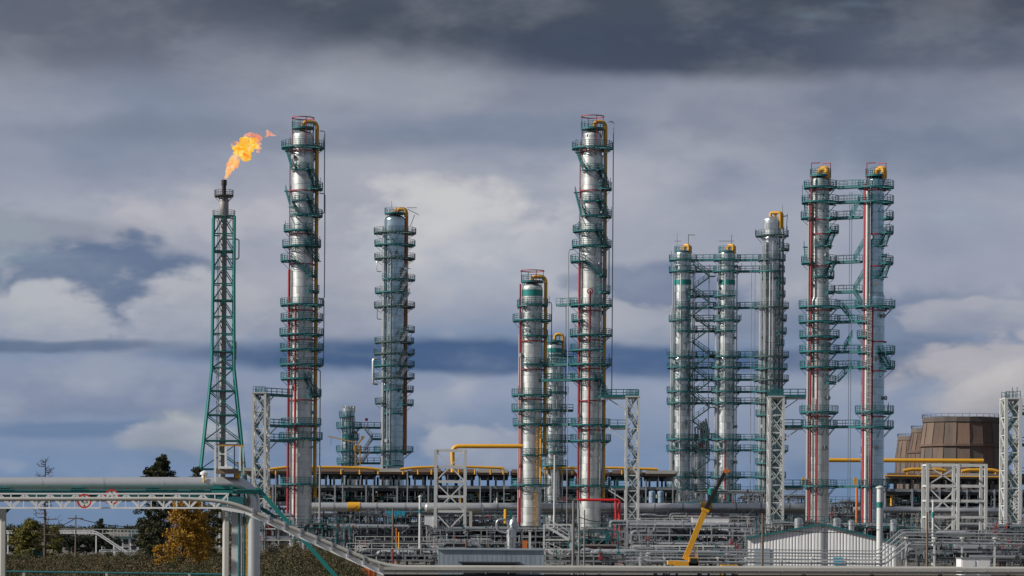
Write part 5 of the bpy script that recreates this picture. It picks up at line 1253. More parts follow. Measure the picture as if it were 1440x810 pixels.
def cooling_tower(label, x, Y, ytop, yledge, ybot, rt, rl, rb, n=26, a_off=0.0):
    root = thing('cooling_tower', label, 'cooling tower', (P(x, 640, Y).x, Y, 0), 'cooling towers'); z = lambda py: P(x, py, Y).z
    tiers = [(0.5, S(rb, Y) * 1.12, z(yledge) + .0, S(rl, Y) * .99), (z(yledge), S(rl, Y) * 1.02, z(ytop) - 1.3, S(rt, Y))]
    for (z0, r0, z1, r1) in tiers:
        for i in range(n):
            a0, a1 = 2 * math.pi * i / n + a_off, 2 * math.pi * (i + 1) / n + a_off
            if math.sin((a0 + a1) / 2) > .35: continue
            q = .004; b0, b1 = a0 + q * .5, a1 - q * .5
            k = 3; vs, fs = [], []
            for s in range(k + 1):
                t = s / k; r = r0 + (r1 - r0) * (t ** .8); zz = z0 + (z1 - z0) * t - (.08 if s == k else 0)
                for a in (b0, b1):
                    for dr in (0, -.5): vs.append(((r + dr) * math.cos(a), (r + dr) * math.sin(a), zz))
            for s in range(k):
                p = s * 4; fs += [(p, p + 2, p + 6, p + 4), (p + 1, p + 5, p + 7, p + 3), (p, p + 4, p + 5, p + 1), (p + 2, p + 3, p + 7, p + 6)]
            m = MB(); m.add(vs, fs); pn = m.build('wall_panel', 'rust_panel', root)
            if n < 27:
                rb_ = MB(); rb_.bar((r0 * math.cos(a0) * 1.004, r0 * math.sin(a0) * 1.004, z0), (r1 * math.cos(a0) * 1.004, r1 * math.sin(a0) * 1.004, z1), .14); rb_.build('rib', 'rust_panel', pn)
    # far half of the shell
    m = MB(); m.lathe([(S(rb, Y) * 1.10, .5), (S(rl, Y) * .97, z(yledge)), (S(rt, Y) * .97, z(ytop) - 1.4)], n, a0=0.0, a1=math.pi, close=False); m.build('far_shell', 'rust_panel', root)
    MB().lathe([(S(rt, Y) * .97, z(ytop) - 1.6), (S(rt, Y) * 1.035, z(ytop) - 1.5), (S(rt, Y) * 1.035, z(ytop)), (S(rt, Y) * .96, z(ytop)), (S(rt, Y) * .96, z(ytop) - 2)], n, close=False).build('rim', 'rust_panel', root)
    MB().lathe([(S(rl, Y) * .98, z(yledge) - .5), (S(rl, Y) * 1.045, z(yledge) - .4), (S(rl, Y) * 1.045, z(yledge) + .3), (S(rl, Y) * .98, z(yledge) + .35)], n, close=False).build('ledge', 'rust_panel', root)
    m = MB()
    for i in range(36): a = 2 * math.pi * i / 36; r = S(rt, Y) * 1.03; m.bar((r * math.cos(a), r * math.sin(a), z(ytop)), (r * math.cos(a), r * math.sin(a), z(ytop) + 1.0), .1)
    m.sector(S(rt, Y) * 1.03 - .05, S(rt, Y) * 1.03 + .05, 0, 2 * math.pi, z(ytop) + .95, z(ytop) + 1.05, 36); m.build('railing', 'dark_steel', root)
cooling_tower('large brown panelled cooling tower in front of the other two', 1354, 900, 588, 627, 668, 55.5, 59, 62, 20)
cooling_tower('brown cooling tower showing between the large one and the lowest one', 1310, 1010, 603, 636, 670, 28, 33, 38, 22, .1)
cooling_tower('lowest brown cooling tower, its edge nearest the bluish tower', 1296, 1080, 614, 645, 672, 33, 36, 39, 22, .2)

# ------------------------------------------------------------------ pipe bridge over the road
OY = 160.0
pb = thing('pipe_bridge', 'fat silver pipe on teal beams that bends down beside white pillars', 'pipe bridge', (P(350, 745, OY).x, OY, 0)); o = pb.location.x
def bp(px, py, dy=0.0): q = P(px, py, OY + dy); return Vector((q.x - o, dy, q.z))
MB().tube(fillet([bp(-120, 680), bp(357.5, 679.5), Vector((bp(357.5, 700).x, 0, 0.0))], 1.3, 10), S(8.8, OY), 28).build('pipe_run', 'galv_light', pb, True)
for xx in (-20, 60, 147, 230, 300):
    q = bp(xx, 680); MB().tube([q + Vector((-.05, 0, 0)), q + Vector((.05, 0, 0))], S(8.8, OY) + .012, 28).build('flange_band', 'galv_light', pb, True)
MB().bar(bp(-120, 692, -.5), bp(365, 692, -.5), .14, .20).build('girder', 'teal_bright', pb)
MB().bar(bp(-120, 688.5, -.52), bp(365, 688.5, -.52), .3, .05).build('girder_flange', 'teal_bright', pb)
MB().bar(bp(-120, 698, 1.0), bp(330, 698, 1.0), .12, .16).build('girder', 'teal', pb)
MB().tube([bp(-120, 694.5, 1.6), bp(330, 694.5, 1.6)], .09, 8).build('small_pipe', 'dark_steel', pb, True)
MB().tube([bp(-120, 697.5, 2.1), bp(330, 697.5, 2.1)], .06, 8).build('small_pipe', 'teal', pb, True)
for xx in (5, 110, 215, 305): q = bp(xx, 690, 0); MB().box((q.x, .6, q.z - .14), (.7, 2.2, .42)).build('pipe_shoe', 'teal', pb)
MB().box((bp(314, 690).x, -.62, bp(314, 689).z), (S(30, OY), .1, .42)).build('gusset_plate', 'teal_bright', pb)
for xx, dd, dy, mat in ((318, 9.5, 0.2, 'concrete'), (4, 10, .2, 'concrete')):
    q = bp(xx, 713, dy); MB().lathe([(S(dd / 2, OY), 0), (S(dd / 2, OY), q.z)], 18, (q.x, dy)).build('pillar', mat, pb, True)
q = bp(331.5, 705, .5); MB().box((q.x, .9, q.z / 2 + .5), (S(12, OY), .5, q.z + 1.0)).build('pillar', 'white_panel', pb)
for xx, r, mat in ((336.5, 1.6, 'teal'), (340.5, .8, 'white_steel'), (343.5, 1.2, 'teal'), (347, .6, 'yellow')):
    q = bp(xx, 692, .2); MB().tube([(q.x, .2, 0), (q.x, .2, q.z)], S(r, OY), 8).build('down_pipe', mat, pb, True)
MB().box((bp(325, 700).x, .6, bp(325, 705).z), (1.5, 2.4, .5)).build('cap_beam', 'teal', pb)
MB().bar(bp(6, 722, .4), bp(16, 712, .4), .16).build('knee_brace', 'teal', pb)
MB().bar(bp(362, 686, -.4), bp(476, 815, -.4), .28, .22).build('sloping_strut', 'teal_bright', pb)
MB().bar(bp(352, 705, .6), bp(388, 728, .6), .22, .2).build('sloping_strut', 'teal', pb)
for k, yy in enumerate((700, 704)): MB().tube([bp(-120, yy, 2.6 + k * .3), bp(345, yy, 2.6 + k * .3)], .07, 6).build('small_pipe', 'galv' if k else 'teal', pb, True)

# valve platform on top of the bridge
vp = thing('valve_platform', 'small white-legged platform with a rusty box girder on the pipe bridge', 'platform', (P(328, 680, OY - .8).x, OY - .8, 0)); o = vp.location.x
def vq(px, py, dy=0.0): q = P(px, py, OY - .8); return Vector((q.x - o, dy, q.z))
for xx, ya, yb, dy, mat, w in ((302.5, 625, 678, 0, 'white_panel', .12), (317.5, 628, 660, 0, 'white_panel', .12), (337.5, 628, 662, 0, 'white_panel', .11), (327.5, 625, 682, .9, 'dark_steel', .06), (304, 626, 660, 1.4, 'white_steel', .07), (339, 626, 672, 1.4, 'white_steel', .07)):
    a, b = vq(xx, ya, dy), vq(xx, yb, dy); MB().bar(a, b, w).build('leg', mat, vp)
for (xa, ya, xb, yb, dy, mat, w) in ((302, 625, 338, 625.5, 0, 'wood_pole', .07), (304, 638.5, 327, 638.5, 0, 'white_panel', .05), (338, 628, 343, 628, 0, 'yellow', .06), (330, 650.5, 342, 650.5, .3, 'yellow', .07), (305, 625.5, 339, 626, 1.4, 'yellow', .06)):
    MB().bar(vq(xa, ya, dy), vq(xb, yb, dy), w).build('rail', mat, vp)
q = vq(317, 657.5); MB().box((q.x, -.1, q.z), (S(20, OY), .12, .13)).build('sign_board', 'sign_white', vp)
q = vq(320, 663); MB().box((q.x, .6, q.z), (S(32, OY), 1.3, .24)).build('box_girder', 'rust_beam', vp)
q = vq(333, 669); MB().box((q.x, .4, q.z), (.26, .3, .25)).build('junction_box', 'yellow', vp)
vv = thing('pipe_valve', 'weathered white relief valve streaked with rust on the fat pipe', 'valve', (P(287, 670, OY).x, OY, P(287, 671, OY).z)); m = MB(); m.lathe([(.14, -.05), (.14, .12), (.22, .14), (.22, .26), (.1, .34), (.02, .36)], 12); m.build('valve_body', 'sign_white', vv, True); MB().bar((-.2, 0, .2), (.28, 0, .26), .1).build('valve_arm', 'sign_white', vv); MB().tube([(.02, -.36, .05), (.04, -.4, -.3)], .05, 6).build('rust_drip_pipe', 'yellow', vv)

# white height-limit gantry truss before the bridge
GY = 156.0
gt = thing('height_gantry', 'white lattice truss gantry crossing in front of the pipe bridge', 'gantry', (P(100, 700, GY).x, GY, 0)); o = gt.location.x
def gp(px, py, dy=0.0): q = P(px, py, GY); return Vector((q.x - o, dy, q.z))
for dy in (0, .7):
    MB().bar(gp(-110, 694.2, dy), gp(320, 694.2, dy), .07, .075).build('top_chord', 'white_panel', gt)
    MB().bar(gp(-110, 714.2, dy), gp(322, 714.2, dy), .08, .085).build('bottom_chord', 'white_panel', gt)
n = 24
for i in range(n + 1):
    x0 = -110 + 430 * i / n
    MB().bar(gp(x0, 694.5), gp(x0, 714), .055, .07).build('web_post', 'white_panel', gt)
    MB().bar(gp(x0, 714.2, .35) + Vector((0, -.35, 0)), gp(x0, 714.2, .7), .05).build('tie', 'white_panel', gt)
    if i < n: x1 = x0 + 430 / n; a, b = (gp(x0, 695), gp(x1, 713.5)) if i % 2 == 0 else (gp(x0, 713.5), gp(x1, 695)); MB().bar(a, b, .05, .06).build('web_diagonal', 'white_panel', gt); MB().bar(a + Vector((0, .7, 0)), b + Vector((0, .7, 0)), .05, .06).build('web_diagonal', 'white_panel', gt)
for xx in (3.5, 318.5): q = gp(xx, 714); MB().box((q.x, .35, q.z / 2 - .05), (.2, .2, q.z - .1)).build('gantry_post', 'concrete', gt)

def round_sign(label, px, py, Y, dpx, text):
    c = P(px, py, Y); r = S(dpx, Y) / 2; root = thing('height_sign', label, 'road sign', (c.x, Y, c.z))
    def disc(r0, r1, y0, y1, name, mat):
        m = MB(); nn = 32; vs, fs = [], []
        for y in (y0, y1):
            for rr in (r0, r1):
                for j in range(nn): a = 2 * math.pi * j / nn; vs.append((rr * math.cos(a), y, rr * math.sin(a)))
        for j in range(nn):
            k = (j + 1) % nn
            fs += [(j, k, nn + k, nn + j), (2 * nn + j, 3 * nn + j, 3 * nn + k, 2 * nn + k), (nn + j, nn + k, 3 * nn + k, 3 * nn + j)]
        m.add(vs, fs); return m.build(name, mat, root)
    disc(.001, r * .99, 0, .03, 'sign_plate', 'sign_white'); disc(r * .80, r, -.012, -.004, 'red_border', 'red_bright')
    m = MB(); t = r * .26
    for s in (1, -1): m.add([(-t * .6, -.008, s * r * .72), (t * .6, -.008, s * r * .72), (0, -.008, s * r * .44)], [(0, 1, 2)])
    m.build('arrow_mark', 'dark_steel', root, kind='stuff')
    cu = bpy.data.curves.new('lettering', 'FONT'); cu.body = text; cu.size = r * .78; cu.align_x = 'CENTER'; cu.extrude = .002
    to = bpy.data.objects.new('t', cu); COL.objects.link(to); me = bpy.data.meshes.new_from_object(to.evaluated_get(bpy.context.evaluated_depsgraph_get())); bpy.data.objects.remove(to)
    for v in me.vertices: v.co = (v.co.x, -.008 - v.co.z, v.co.y - r * .28)
    me.materials.clear(); me.materials.append(MAT['dark_steel']); link('lettering', me, root)
round_sign('round white road sign with a red border hung on the front of the white truss', 118.5, 704.5, GY - .35, 20.5, '4,5')
round_sign('round red-bordered road sign hung behind the white truss, only its top showing', 157, 699, OY - 1.0, 22, '4,5')

# tray that crosses in front of the truss, slopes down and runs on low trestles to the picture edge
CT = 152.0
ct = thing('cable_tray_line', 'grey cable tray that slopes down and runs along the bottom of the picture', 'cable tray', (P(320, 745, CT).x, CT, 0)); o = ct.location.x
def tp(px, py, dy=0.0): q = P(px, py, CT + dy); return Vector((q.x - o, dy, q.z))
MB().tube(fillet([tp(-110, 702), tp(270, 701.5), tp(325, 706), tp(543, 797.5), tp(1500, 800)], 1.2, 6), .11, 10).build('tray_tube', 'grey_steel' if 0 else 'concrete', ct, True)
LB = [tp(312, 713.5, .2), tp(345, 719, .2), tp(540, 806, .2)]
MB().bar(LB[0], LB[1], .34, .26).build('tray_beam', 'sign_white', ct); MB().bar(LB[1], LB[2], .34, .26).build('tray_beam', 'sign_white', ct)
MB().bar(tp(540, 803, .35), tp(1500, 806, .35), .75, .14).build('tray_beam', 'concrete', ct)
MB().tube([tp(540, 811, .5), tp(1500, 813, .5)], .13, 8).build('dark_gap_tube', 'dark_steel', ct, True)  # dark tube added to stand for the dark gap under the tray
MB().bar(tp(540, 799.2, -.1), tp(1500, 801.8, -.1), .16, .14).build('tray_edge', 'concrete', ct)
for i in range(9):
    t = (i + .5) / 9; a = tp(345, 711, 0).lerp(tp(545, 799, 0), t); m = MB(); m.box(tuple(a + Vector((0, .1, -.14))), (.1, .5, .42)); m.box(tuple(a + Vector((.06, -.06, -.28))), (.2, .12, .12)); m.build('clamp', 'galv', ct)
for i in range(30):
    a = tp(555 + i * 32, 805, .4); m = MB(); m.box((a.x, .4, a.z), (.06, 1.0, .16)); m.build('rung', 'galv', ct)
    if i % 3 == 0: MB().box((a.x, .6, (a.z - .1) / 2), (.22, .22, a.z - .1)).build('trestle_leg', 'concrete', ct)

# orange skip and red parts seen under the tray
tl = thing('teal_pipeline', 'low teal pipe running across the scrub at the bottom edge', 'pipe', (P(150, 800, 172).x, 172, 0)); z_ = P(150, 806, 172).z
MB().tube([(-14, 0, z_ + .12), (9, 0, z_ - .05)], .06, 8).build('pipe_run', 'teal', tl, True)
for xx in (-10, -5, 0, 5): MB().box((xx, 0, z_ / 2), (.14, .14, z_)).build('post', 'concrete', tl)
sk = thing('waste_skip', 'orange metal skip on the ground below the sloping tray', 'skip', (P(519, 800, 215).x, 215, 0)); q = P(519, 799, 215).z
m = MB(); w = S(22, 215); m.add([(-w * .42, 0, .1), (w * .42, 0, .1), (w * .5, 0, q), (-w * .5, 0, q), (-w * .42, 1.4, .1), (w * .42, 1.4, .1), (w * .5, 1.6, q), (-w * .5, 1.6, q)], [(0, 1, 2, 3), (1, 5, 6, 2), (5, 4, 7, 6), (4, 0, 3, 7), (0, 4, 5, 1)]); m.build('skip_body', 'orange', sk)
for xx in (-w * .3, 0, w * .3): MB().box((xx, -.05, q * .55), (.08, .08, q * .8)).build('rib', 'orange', sk)

# ------------------------------------------------------------------ far structures on the meadow side
fg = thing('white_pipe_gantry', 'white pipe gantry on slim posts sloping down beyond the meadow', 'pipe gantry', (P(70, 745, 330).x, 330, 0)); o = fg.location.x
def fq(px, py, dy=0.0): q = P(px, py, 330 + dy); return Vector((q.x - o, dy, q.z))
for k, dy_ in enumerate((0, 3.0)): MB().tube(fillet([fq(8, 747 + dy_), fq(135, 747 + dy_), fq(186, 781 + dy_)], .5, 4), .075, 8).build('pipe_run', 'white_panel', fg, True)
for xx in (11, 65, 135): q = fq(xx, 748); MB().box((q.x, .1, q.z / 2), (.13, .13, q.z)).build('post', 'white_panel', fg)
q = fq(184, 782); MB().box((q.x, .1, q.z / 2), (.13, .13, q.z)).build('post', 'white_panel', fg)
for i in range(24): a = fq(10 + i * 5.2, 747); b = fq(12.6 + i * 5.2, 750); MB().bar(a, b, .07).build('lacing', 'white_panel', fg)
fb = thing('control_building', 'pale two-storey building with a teal roof edge and railings beyond the trees', 'building', (P(178, 760, 430).x, 430, 0)); o = fb.location.x
def bq(px, py): q = P(px, py, 430); return q.x - o, q.z
x0, z1 = bq(150, 747); x1, _ = bq(215, 747); zb_ = bq(150, 757)[1]
MB().box(((x0 + x1) / 2, 5, zb_ / 2), (x1 - x0, 10, zb_)).build('wall', 'white_panel', fb); MB().box(((x0 + x1) / 2, 5, zb_ + .15), (x1 - x0 + .6, 10.6, .3)).build('roof', 'teal_grey', fb)
MB().box(((x0 + x1) / 2 + 1.5, 5, (zb_ + z1) / 2 + .2), ((x1 - x0) * .55, 5, z1 - zb_)).build('roof_house', 'teal_grey', fb)
for i in range(6):
    for zz in (zb_ * .35, zb_ * .75):
        xx = x0 + (x1 - x0) * (i + .5) / 6; wd = MB().box((xx, -.03, zz), (.75, .06, .85)).build('window', 'glass_dark', fb); MB().box((xx, -.06, zz - .48), (.9, .1, .08)).build('sill', 'sign_white', fb)
m = MB()
for hh in (.5, 1.0): m.bar((x0, -.2, zb_ + .3 + hh), (x1, -.2, zb_ + .3 + hh), .08)
for i in range(14): m.bar((x0 + (x1 - x0) * i / 13, -.2, zb_ + .3), (x0 + (x1 - x0) * i / 13, -.2, zb_ + 1.3), .08)
m.build('railing', 'white_steel', fb)
process_rack('white low pipe rack between the meadow gantry and the pale building', 78, 158, 757, 390, 4, 2, 71, ['white_steel', 'white_panel', 'galv'], 'white_steel', 26, 0, 4, 'white_steel', 0, 3, .4, .1, .4)
process_rack('white and teal low pipe rack running to the autumn trees', 140, 205, 776, 370, 4, 2, 72, ['white_steel', 'galv', 'teal'], 'white_steel', 22, 0, 4, None, 0, 2, .4, .1, .4)
for lab, xx, yy, rr in (('large teal tank lying beside the leafy bush', 47, 783, 8.5), ('small teal drum in front of the large teal tank', 37, 793, 4.5)):
    Yk = 300 if rr > 5 else 280; q = P(xx, yy, Yk); t = thing('storage_tank', lab, 'tank', (q.x, Yk, 0)); r = S(rr, Yk); ln = S(rr * 1.4, Yk)
    zz = max(r + .1, q.z); MB().tube([(-ln, 0, zz), (-ln * .9, 0, zz), (ln * .9, 0, zz), (ln, 0, zz)], r, 20).build('tank_shell', 'teal', t, True)
    for sx in (-.5, .5): MB().box((ln * sx, 0, zz - r * .6), (.3, r * 1.6, max(.2, (zz - r * .6) * 2) if zz - r * .6 < 0 else (zz - r * .3))).build('saddle', 'concrete', t)
for lab, xa, xb, yy, Yk in (('pale flat crate on the meadow, the wider one', 37, 56, 800, 245), ('pale flat crate on the meadow, the narrower one', 56, 74, 802, 243), ('white low trailer box beside the gantry post', 10, 30, 790, 300)):
    a, b = P(xa, yy, Yk), P(xb, yy, Yk); t = thing('crate', lab, 'crate', ((a.x + b.x) / 2, Yk, 0)); w = b.x - a.x; h = max(.5, a.z)
    for i in range(3): MB().box((0, 0, .12 + (h - .1) * (i + .5) / 3), (w, 1.0, (h - .1) / 3 - .03)).build('plank', 'concrete' if 'crate' in lab else 'white_panel', t)
    for sx in (-.4, .4): MB().box((w * sx, -.53, h / 2), (.1, .06, h)).build('batten', 'concrete', t)
pp = pole('weathered wooden power pole carrying sagging wires over the meadow', 106.5, 724, 260, 2.0, 'wood_pole', 'power_pole')
q = P(106.5, 729, 260); MB().bar((-.7, 0, q.z), (.7, 0, q.z), .1).build('cross_arm', 'wood_pole', pp)
def wire(label, a, b, sag, Y):
    A, B_ = P(a[0], a[1], Y), P(b[0], b[1], Y); pts = [A.lerp(B_, t / 14) - Vector((0, 0, sag * 4 * (t / 14) * (1 - t / 14))) for t in range(15)]
    ob = MB().tube([p - A for p in pts], .035, 5).build('power_line', 'rubber', None); ob.location = A; ob['kind'] = 'thing'; tag(ob, label, 'wire')
wire('dark power line sagging from the wooden pole towards the bare tree', (107, 728), (60, 743), .3, 260); wire('dark power line running from the wooden pole to the pine', (107, 728), (215, 740), .35, 260)
wire('thin black cable slung between the concrete poles and the tallest tower', (815, 727), (850, 733), .15, 231)
wire('thin black cable slung in front of the shed gable', (1073, 742), (1237, 745), .35, 263)

# yellow tower crane arm far behind the stub tower
yc = thing('yard_crane', 'small yellow lattice crane standing in front of the stub tower', 'crane', (P(503, 655, 600).x, 600, 0)); o = yc.location.x
def yq(px, py): q = P(px, py, 600); return Vector((q.x - o, 0, q.z))
for sx in (-.5, .5):
    for sy in (-.5, .5): MB().bar((sx, sy, 0), (sx, sy, yq(503, 626).z), .18).build('mast_leg', 'old_yellow', yc)
m = MB()
for i in range(26):
    z0 = yq(503, 626).z * i / 26; z1 = yq(503, 626).z * (i + 1) / 26; s = 1 if i % 2 else -1; m.bar((-.5 * s, -.5, z0), (.5 * s, -.5, z1), .12); m.bar((.5, -.5 * s, z0), (.5, .5 * s, z1), .12)
m.build('lacing', 'old_yellow', yc, kind='stuff')
MB().bar(yq(500, 622), yq(461, 613.5), .16, .22).build('jib', 'old_yellow', yc); MB().bar(yq(502, 626), yq(510, 616), .35).build('counter_jib', 'old_yellow', yc); MB().box(tuple(yq(510, 615)), (.7, .6, .6)).build('counterweight', 'old_yellow', yc); MB().bar(yq(466, 614), yq(465, 626), .06).build('hook_rope', 'dark_steel', yc)
m = MB(); m.box(tuple(yq(500, 630)), (.9, .9, 1.1)); m.build('machine_cab', 'old_yellow', yc)

# ------------------------------------------------------------------ trees and scrub
def leaf_mat(name, c1, c2, c3, big=.9):
    m = bpy.data.materials.new(name); m.use_nodes = True; nt = m.node_tree; g = G(nt); b = nt.nodes['Principled BSDF']
    tc = g.n('ShaderNodeTexCoord').outputs['Object']; v = g.noise(tc, big, 4, .6); v2 = g.noise(tc, 9.0, 2, .5)
    c = g.mix(g.sm(v, .38, .62), c1, c2); c = g.mix(g.m('MULTIPLY', g.sm(v2, .5, .75), .7), c, c3); nt.links.new(c, b.inputs['Base Color']); b.inputs['Roughness'].default_value = .75
    b.inputs['Specular IOR Level'].default_value = .2; MAT[name] = m
leaf_mat('pine_leaf', (.025, .035, .016, 1), (.045, .052, .022, 1), (.075, .06, .03, 1))
leaf_mat('autumn_leaf', (.24, .125, .018, 1), (.42, .23, .025, 1), (.17, .14, .028, 1))
leaf_mat('green_leaf', (.075, .085, .02, 1), (.17, .15, .03, 1), (.24, .17, .04, 1))
leaf_mat('scrub_leaf', (.060, .062, .028, 1), (.115, .085, .048, 1), (.075, .082, .03, 1), .28)
leaf_mat('far_leaf', (.02, .03, .018, 1), (.035, .045, .025, 1), (.05, .05, .03, 1))
leaf_mat('dark_leaf', (.035, .038, .016, 1), (.09, .078, .025, 1), (.15, .11, .022, 1))
def leaves(mb, c, rad, nleaf, size, rn, squash=1.0):
    for _ in range(nleaf):
        while True:
            p = Vector((rn.uniform(-1, 1), rn.uniform(-1, 1), rn.uniform(-1, 1)))
            if p.length < 1: break
        p = Vector((p.x * rad, p.y * rad, p.z * rad * squash)) + Vector(c)
        t = Vector((rn.gauss(0, 1), rn.gauss(0, 1), rn.gauss(0, .7))).normalized(); u = t.orthogonal().normalized(); s = size * rn.uniform(.6, 1.4)
        w = t.cross(u); a = rn.uniform(0, 6.28); e = (u * math.cos(a) + w * math.sin(a)); f2 = e.cross(t)
        mb.add([tuple(p - e * s), tuple(p + f2 * s * .45), tuple(p + e * s), tuple(p - f2 * s * .45)], [(0, 1, 2, 3)])
def tree(name, label, x, Y, h, blobs, mat, seed, leafsize, per=60, trunk=.18, clump=.55, cat='tree', bare=False):
    """blobs: (dx, dz from the ground, rx, rz, clumps) in metres"""
    rn = random.Random(seed); root = thing(name, label, cat, (P(x, 745, Y).x, Y, 0))
    t = MB(); pts = [(0, 0, 0), (rn.uniform(-.1, .1), 0, h * .35), (rn.uniform(-.2, .2), rn.uniform(-.2, .2), h * .7), (rn.uniform(-.15, .15), 0, h * .95)]
    t.tube(pts, trunk, 8, r1=trunk * .2); limbs = MB(); cr_ = MB()
    for (dx, dz, rx, rz, nc) in blobs:
        for _ in range(nc):
            while True:
                p = Vector((rn.uniform(-1, 1), rn.uniform(-1, 1), rn.uniform(-1, 1)))
                if .25 < p.length < 1: break
            c = Vector((dx + p.x * rx, p.y * rx, dz + p.z * rz)); leaves(cr_, c, clump * rn.uniform(.6, 1.2), per, leafsize, rn, .6)
            if rn.random() < .3:
                zb0 = max(h * .1, min(h * .9, c.z - rn.uniform(.3, 1.2))); limbs.tube([(0, 0, zb0), tuple(c * .55 + Vector((0, 0, zb0 * .45 + .05))), tuple(c)], trunk * .3, 5, r1=trunk * .06)
    tr_ = t.build('trunk', 'bark', root, True)
    if limbs.v: limbs.build('limb', 'bark', tr_, True, kind='stuff')
    cr_.build('crown', mat, root, kind='stuff')
    return root
# pine and autumn trees beneath the bridge
tree('pine_tree', 'dark pine whose layered crown rises above the fat pipe', 226, 240, 10.0, [(0, 9.5, .6, .45, 14), (0, 9.0, 1.05, .4, 22), (-.1, 8.45, 1.3, .4, 26), (0, 7.9, 1.55, .35, 26), (-.2, 7.2, 1.7, .45, 26), (.1, 6.4, 1.6, .6, 26), (-.3, 5.2, 1.9, .8, 32), (-.6, 3.9, 2.1, .8, 34), (-.4, 2.6, 2.1, 1.0, 34), (-.3, 1.4, 1.9, .8, 22)], 'pine_leaf', 3, .10, 75, .2, .36)
tree('conifer_tree', 'small dark conifer top peeking over the pipe beside the flare foot', 276, 262, 9.4, [(0, 9.0, .25, .5, 5), (0, 8.2, .55, .5, 9), (0, 7.2, .8, .6, 12), (0, 6.0, 1.0, .7, 14), (0, 4.5, 1.2, .9, 16), (0, 2.6, 1.3, 1.2, 18)], 'pine_leaf', 5, .11, 60, .18, .4)
tree('autumn_tree', 'golden yellow autumn tree beneath the pipe bridge', 257, 225, 6.0, [(.2, 5.6, 1.2, .8, 34), (.3, 4.5, 1.5, .9, 44), (.2, 3.3, 1.6, 1.0, 50), (-.1, 2.2, 1.7, .9, 44), (0, 1.2, 1.5, .8, 24)], 'autumn_leaf', 8, .085, 75, .14, .42)
tree('autumn_tree', 'second golden autumn tree, nearer the white pillars', 277, 229, 5.6, [(0, 4.9, .9, .8, 26), (.1, 3.8, 1.2, .9, 34), (0, 2.6, 1.3, .9, 36), (0, 1.5, 1.3, .8, 26)], 'autumn_leaf', 28, .08, 75, .12, .4)
tree('autumn_shrub', 'low bright yellow shrub in front of the golden tree', 228, 218, 2.6, [(0, 1.9, .7, .6, 16), (.2, 1.1, .9, .6, 16), (-.3, .7, .8, .4, 10)], 'autumn_leaf', 9, .07, 70, .06, .3, cat='shrub')
tree('leafy_tree', 'dark brown-green tree beneath the bridge beside the white pillars', 294, 236, 6.2, [(0, 5.0, 1.2, .9, 26), (.2, 3.6, 1.5, 1.1, 36), (-.1, 2.0, 1.5, 1.1, 36)], 'dark_leaf', 10, .085, 75, .14, .42)
tree('leafy_tree', 'slim dark tree half hidden behind the white pillars', 330, 245, 5.5, [(0, 4.4, .9, .9, 18), (.1, 3.0, 1.1, 1.0, 24), (0, 1.6, 1.2, 1.0, 24)], 'dark_leaf', 12, .085, 70, .12, .4)
tree('leafy_tree', 'brown-green tree behind the pine trunk', 209, 250, 5.2, [(0, 4.0, 1.0, .9, 24), (.1, 2.6, 1.3, 1.0, 30), (0, 1.4, 1.3, .8, 22)], 'dark_leaf', 14, .085, 70, .12, .4)
tree('leafy_bush', 'yellow-green leafy bush behind the bare tree', 40, 300, 4.9, [(.2, 4.0, 1.0, .6, 24), (-.5, 3.2, 1.5, .7, 34), (.9, 3.0, 1.3, .7, 30), (0, 2.2, 2.2, .9, 50), (0, 1.1, 2.3, .8, 40)], 'green_leaf', 16, .1, 70, .12, .45, cat='bush')
tree('leafy_bush', 'smaller green bush between the bare tree and the gantry post', 75, 310, 4.2, [(0, 3.2, .7, .7, 14), (0, 2.2, 1.1, .8, 20), (0, 1.0, 1.3, .7, 20)], 'green_leaf', 17, .1, 70, .1, .42, cat='bush')
tree('conifer_tree', 'distant dark conifer standing above the white gantry slope', 140, 420, 4.9, [(0, 4.4, .5, .6, 10), (0, 3.4, 1.2, .7, 16), (0, 2.2, 1.7, .8, 22)], 'pine_leaf', 18, .13, 60, .15, .5)
tree('conifer_tree', 'tiny far conifer beside the wooden power pole', 104, 470, 4.2, [(0, 3.4, .5, .6, 8), (0, 2.2, .9, .8, 12)], 'pine_leaf', 19, .13, 60, .12, .45)
for lab, x_, Y_, h_ in (('dark thicket behind the wooden power pole', 98, 372, 3.6), ('dark thicket under the middle of the white gantry', 122, 376, 3.4), ('dark thicket before the pale building', 148, 380, 3.0), ('dark thicket behind the large teal tank', 20, 350, 4.0)):
    tree('thicket', lab, x_, Y_, h_, [(-.8, h_ * .62, 1.4, .7, 26), (.8, h_ * .6, 1.4, .7, 26), (0, h_ * .35, 2.0, .9, 36)], 'far_leaf', int(x_), .11, 60, .08, .5, cat='bush')
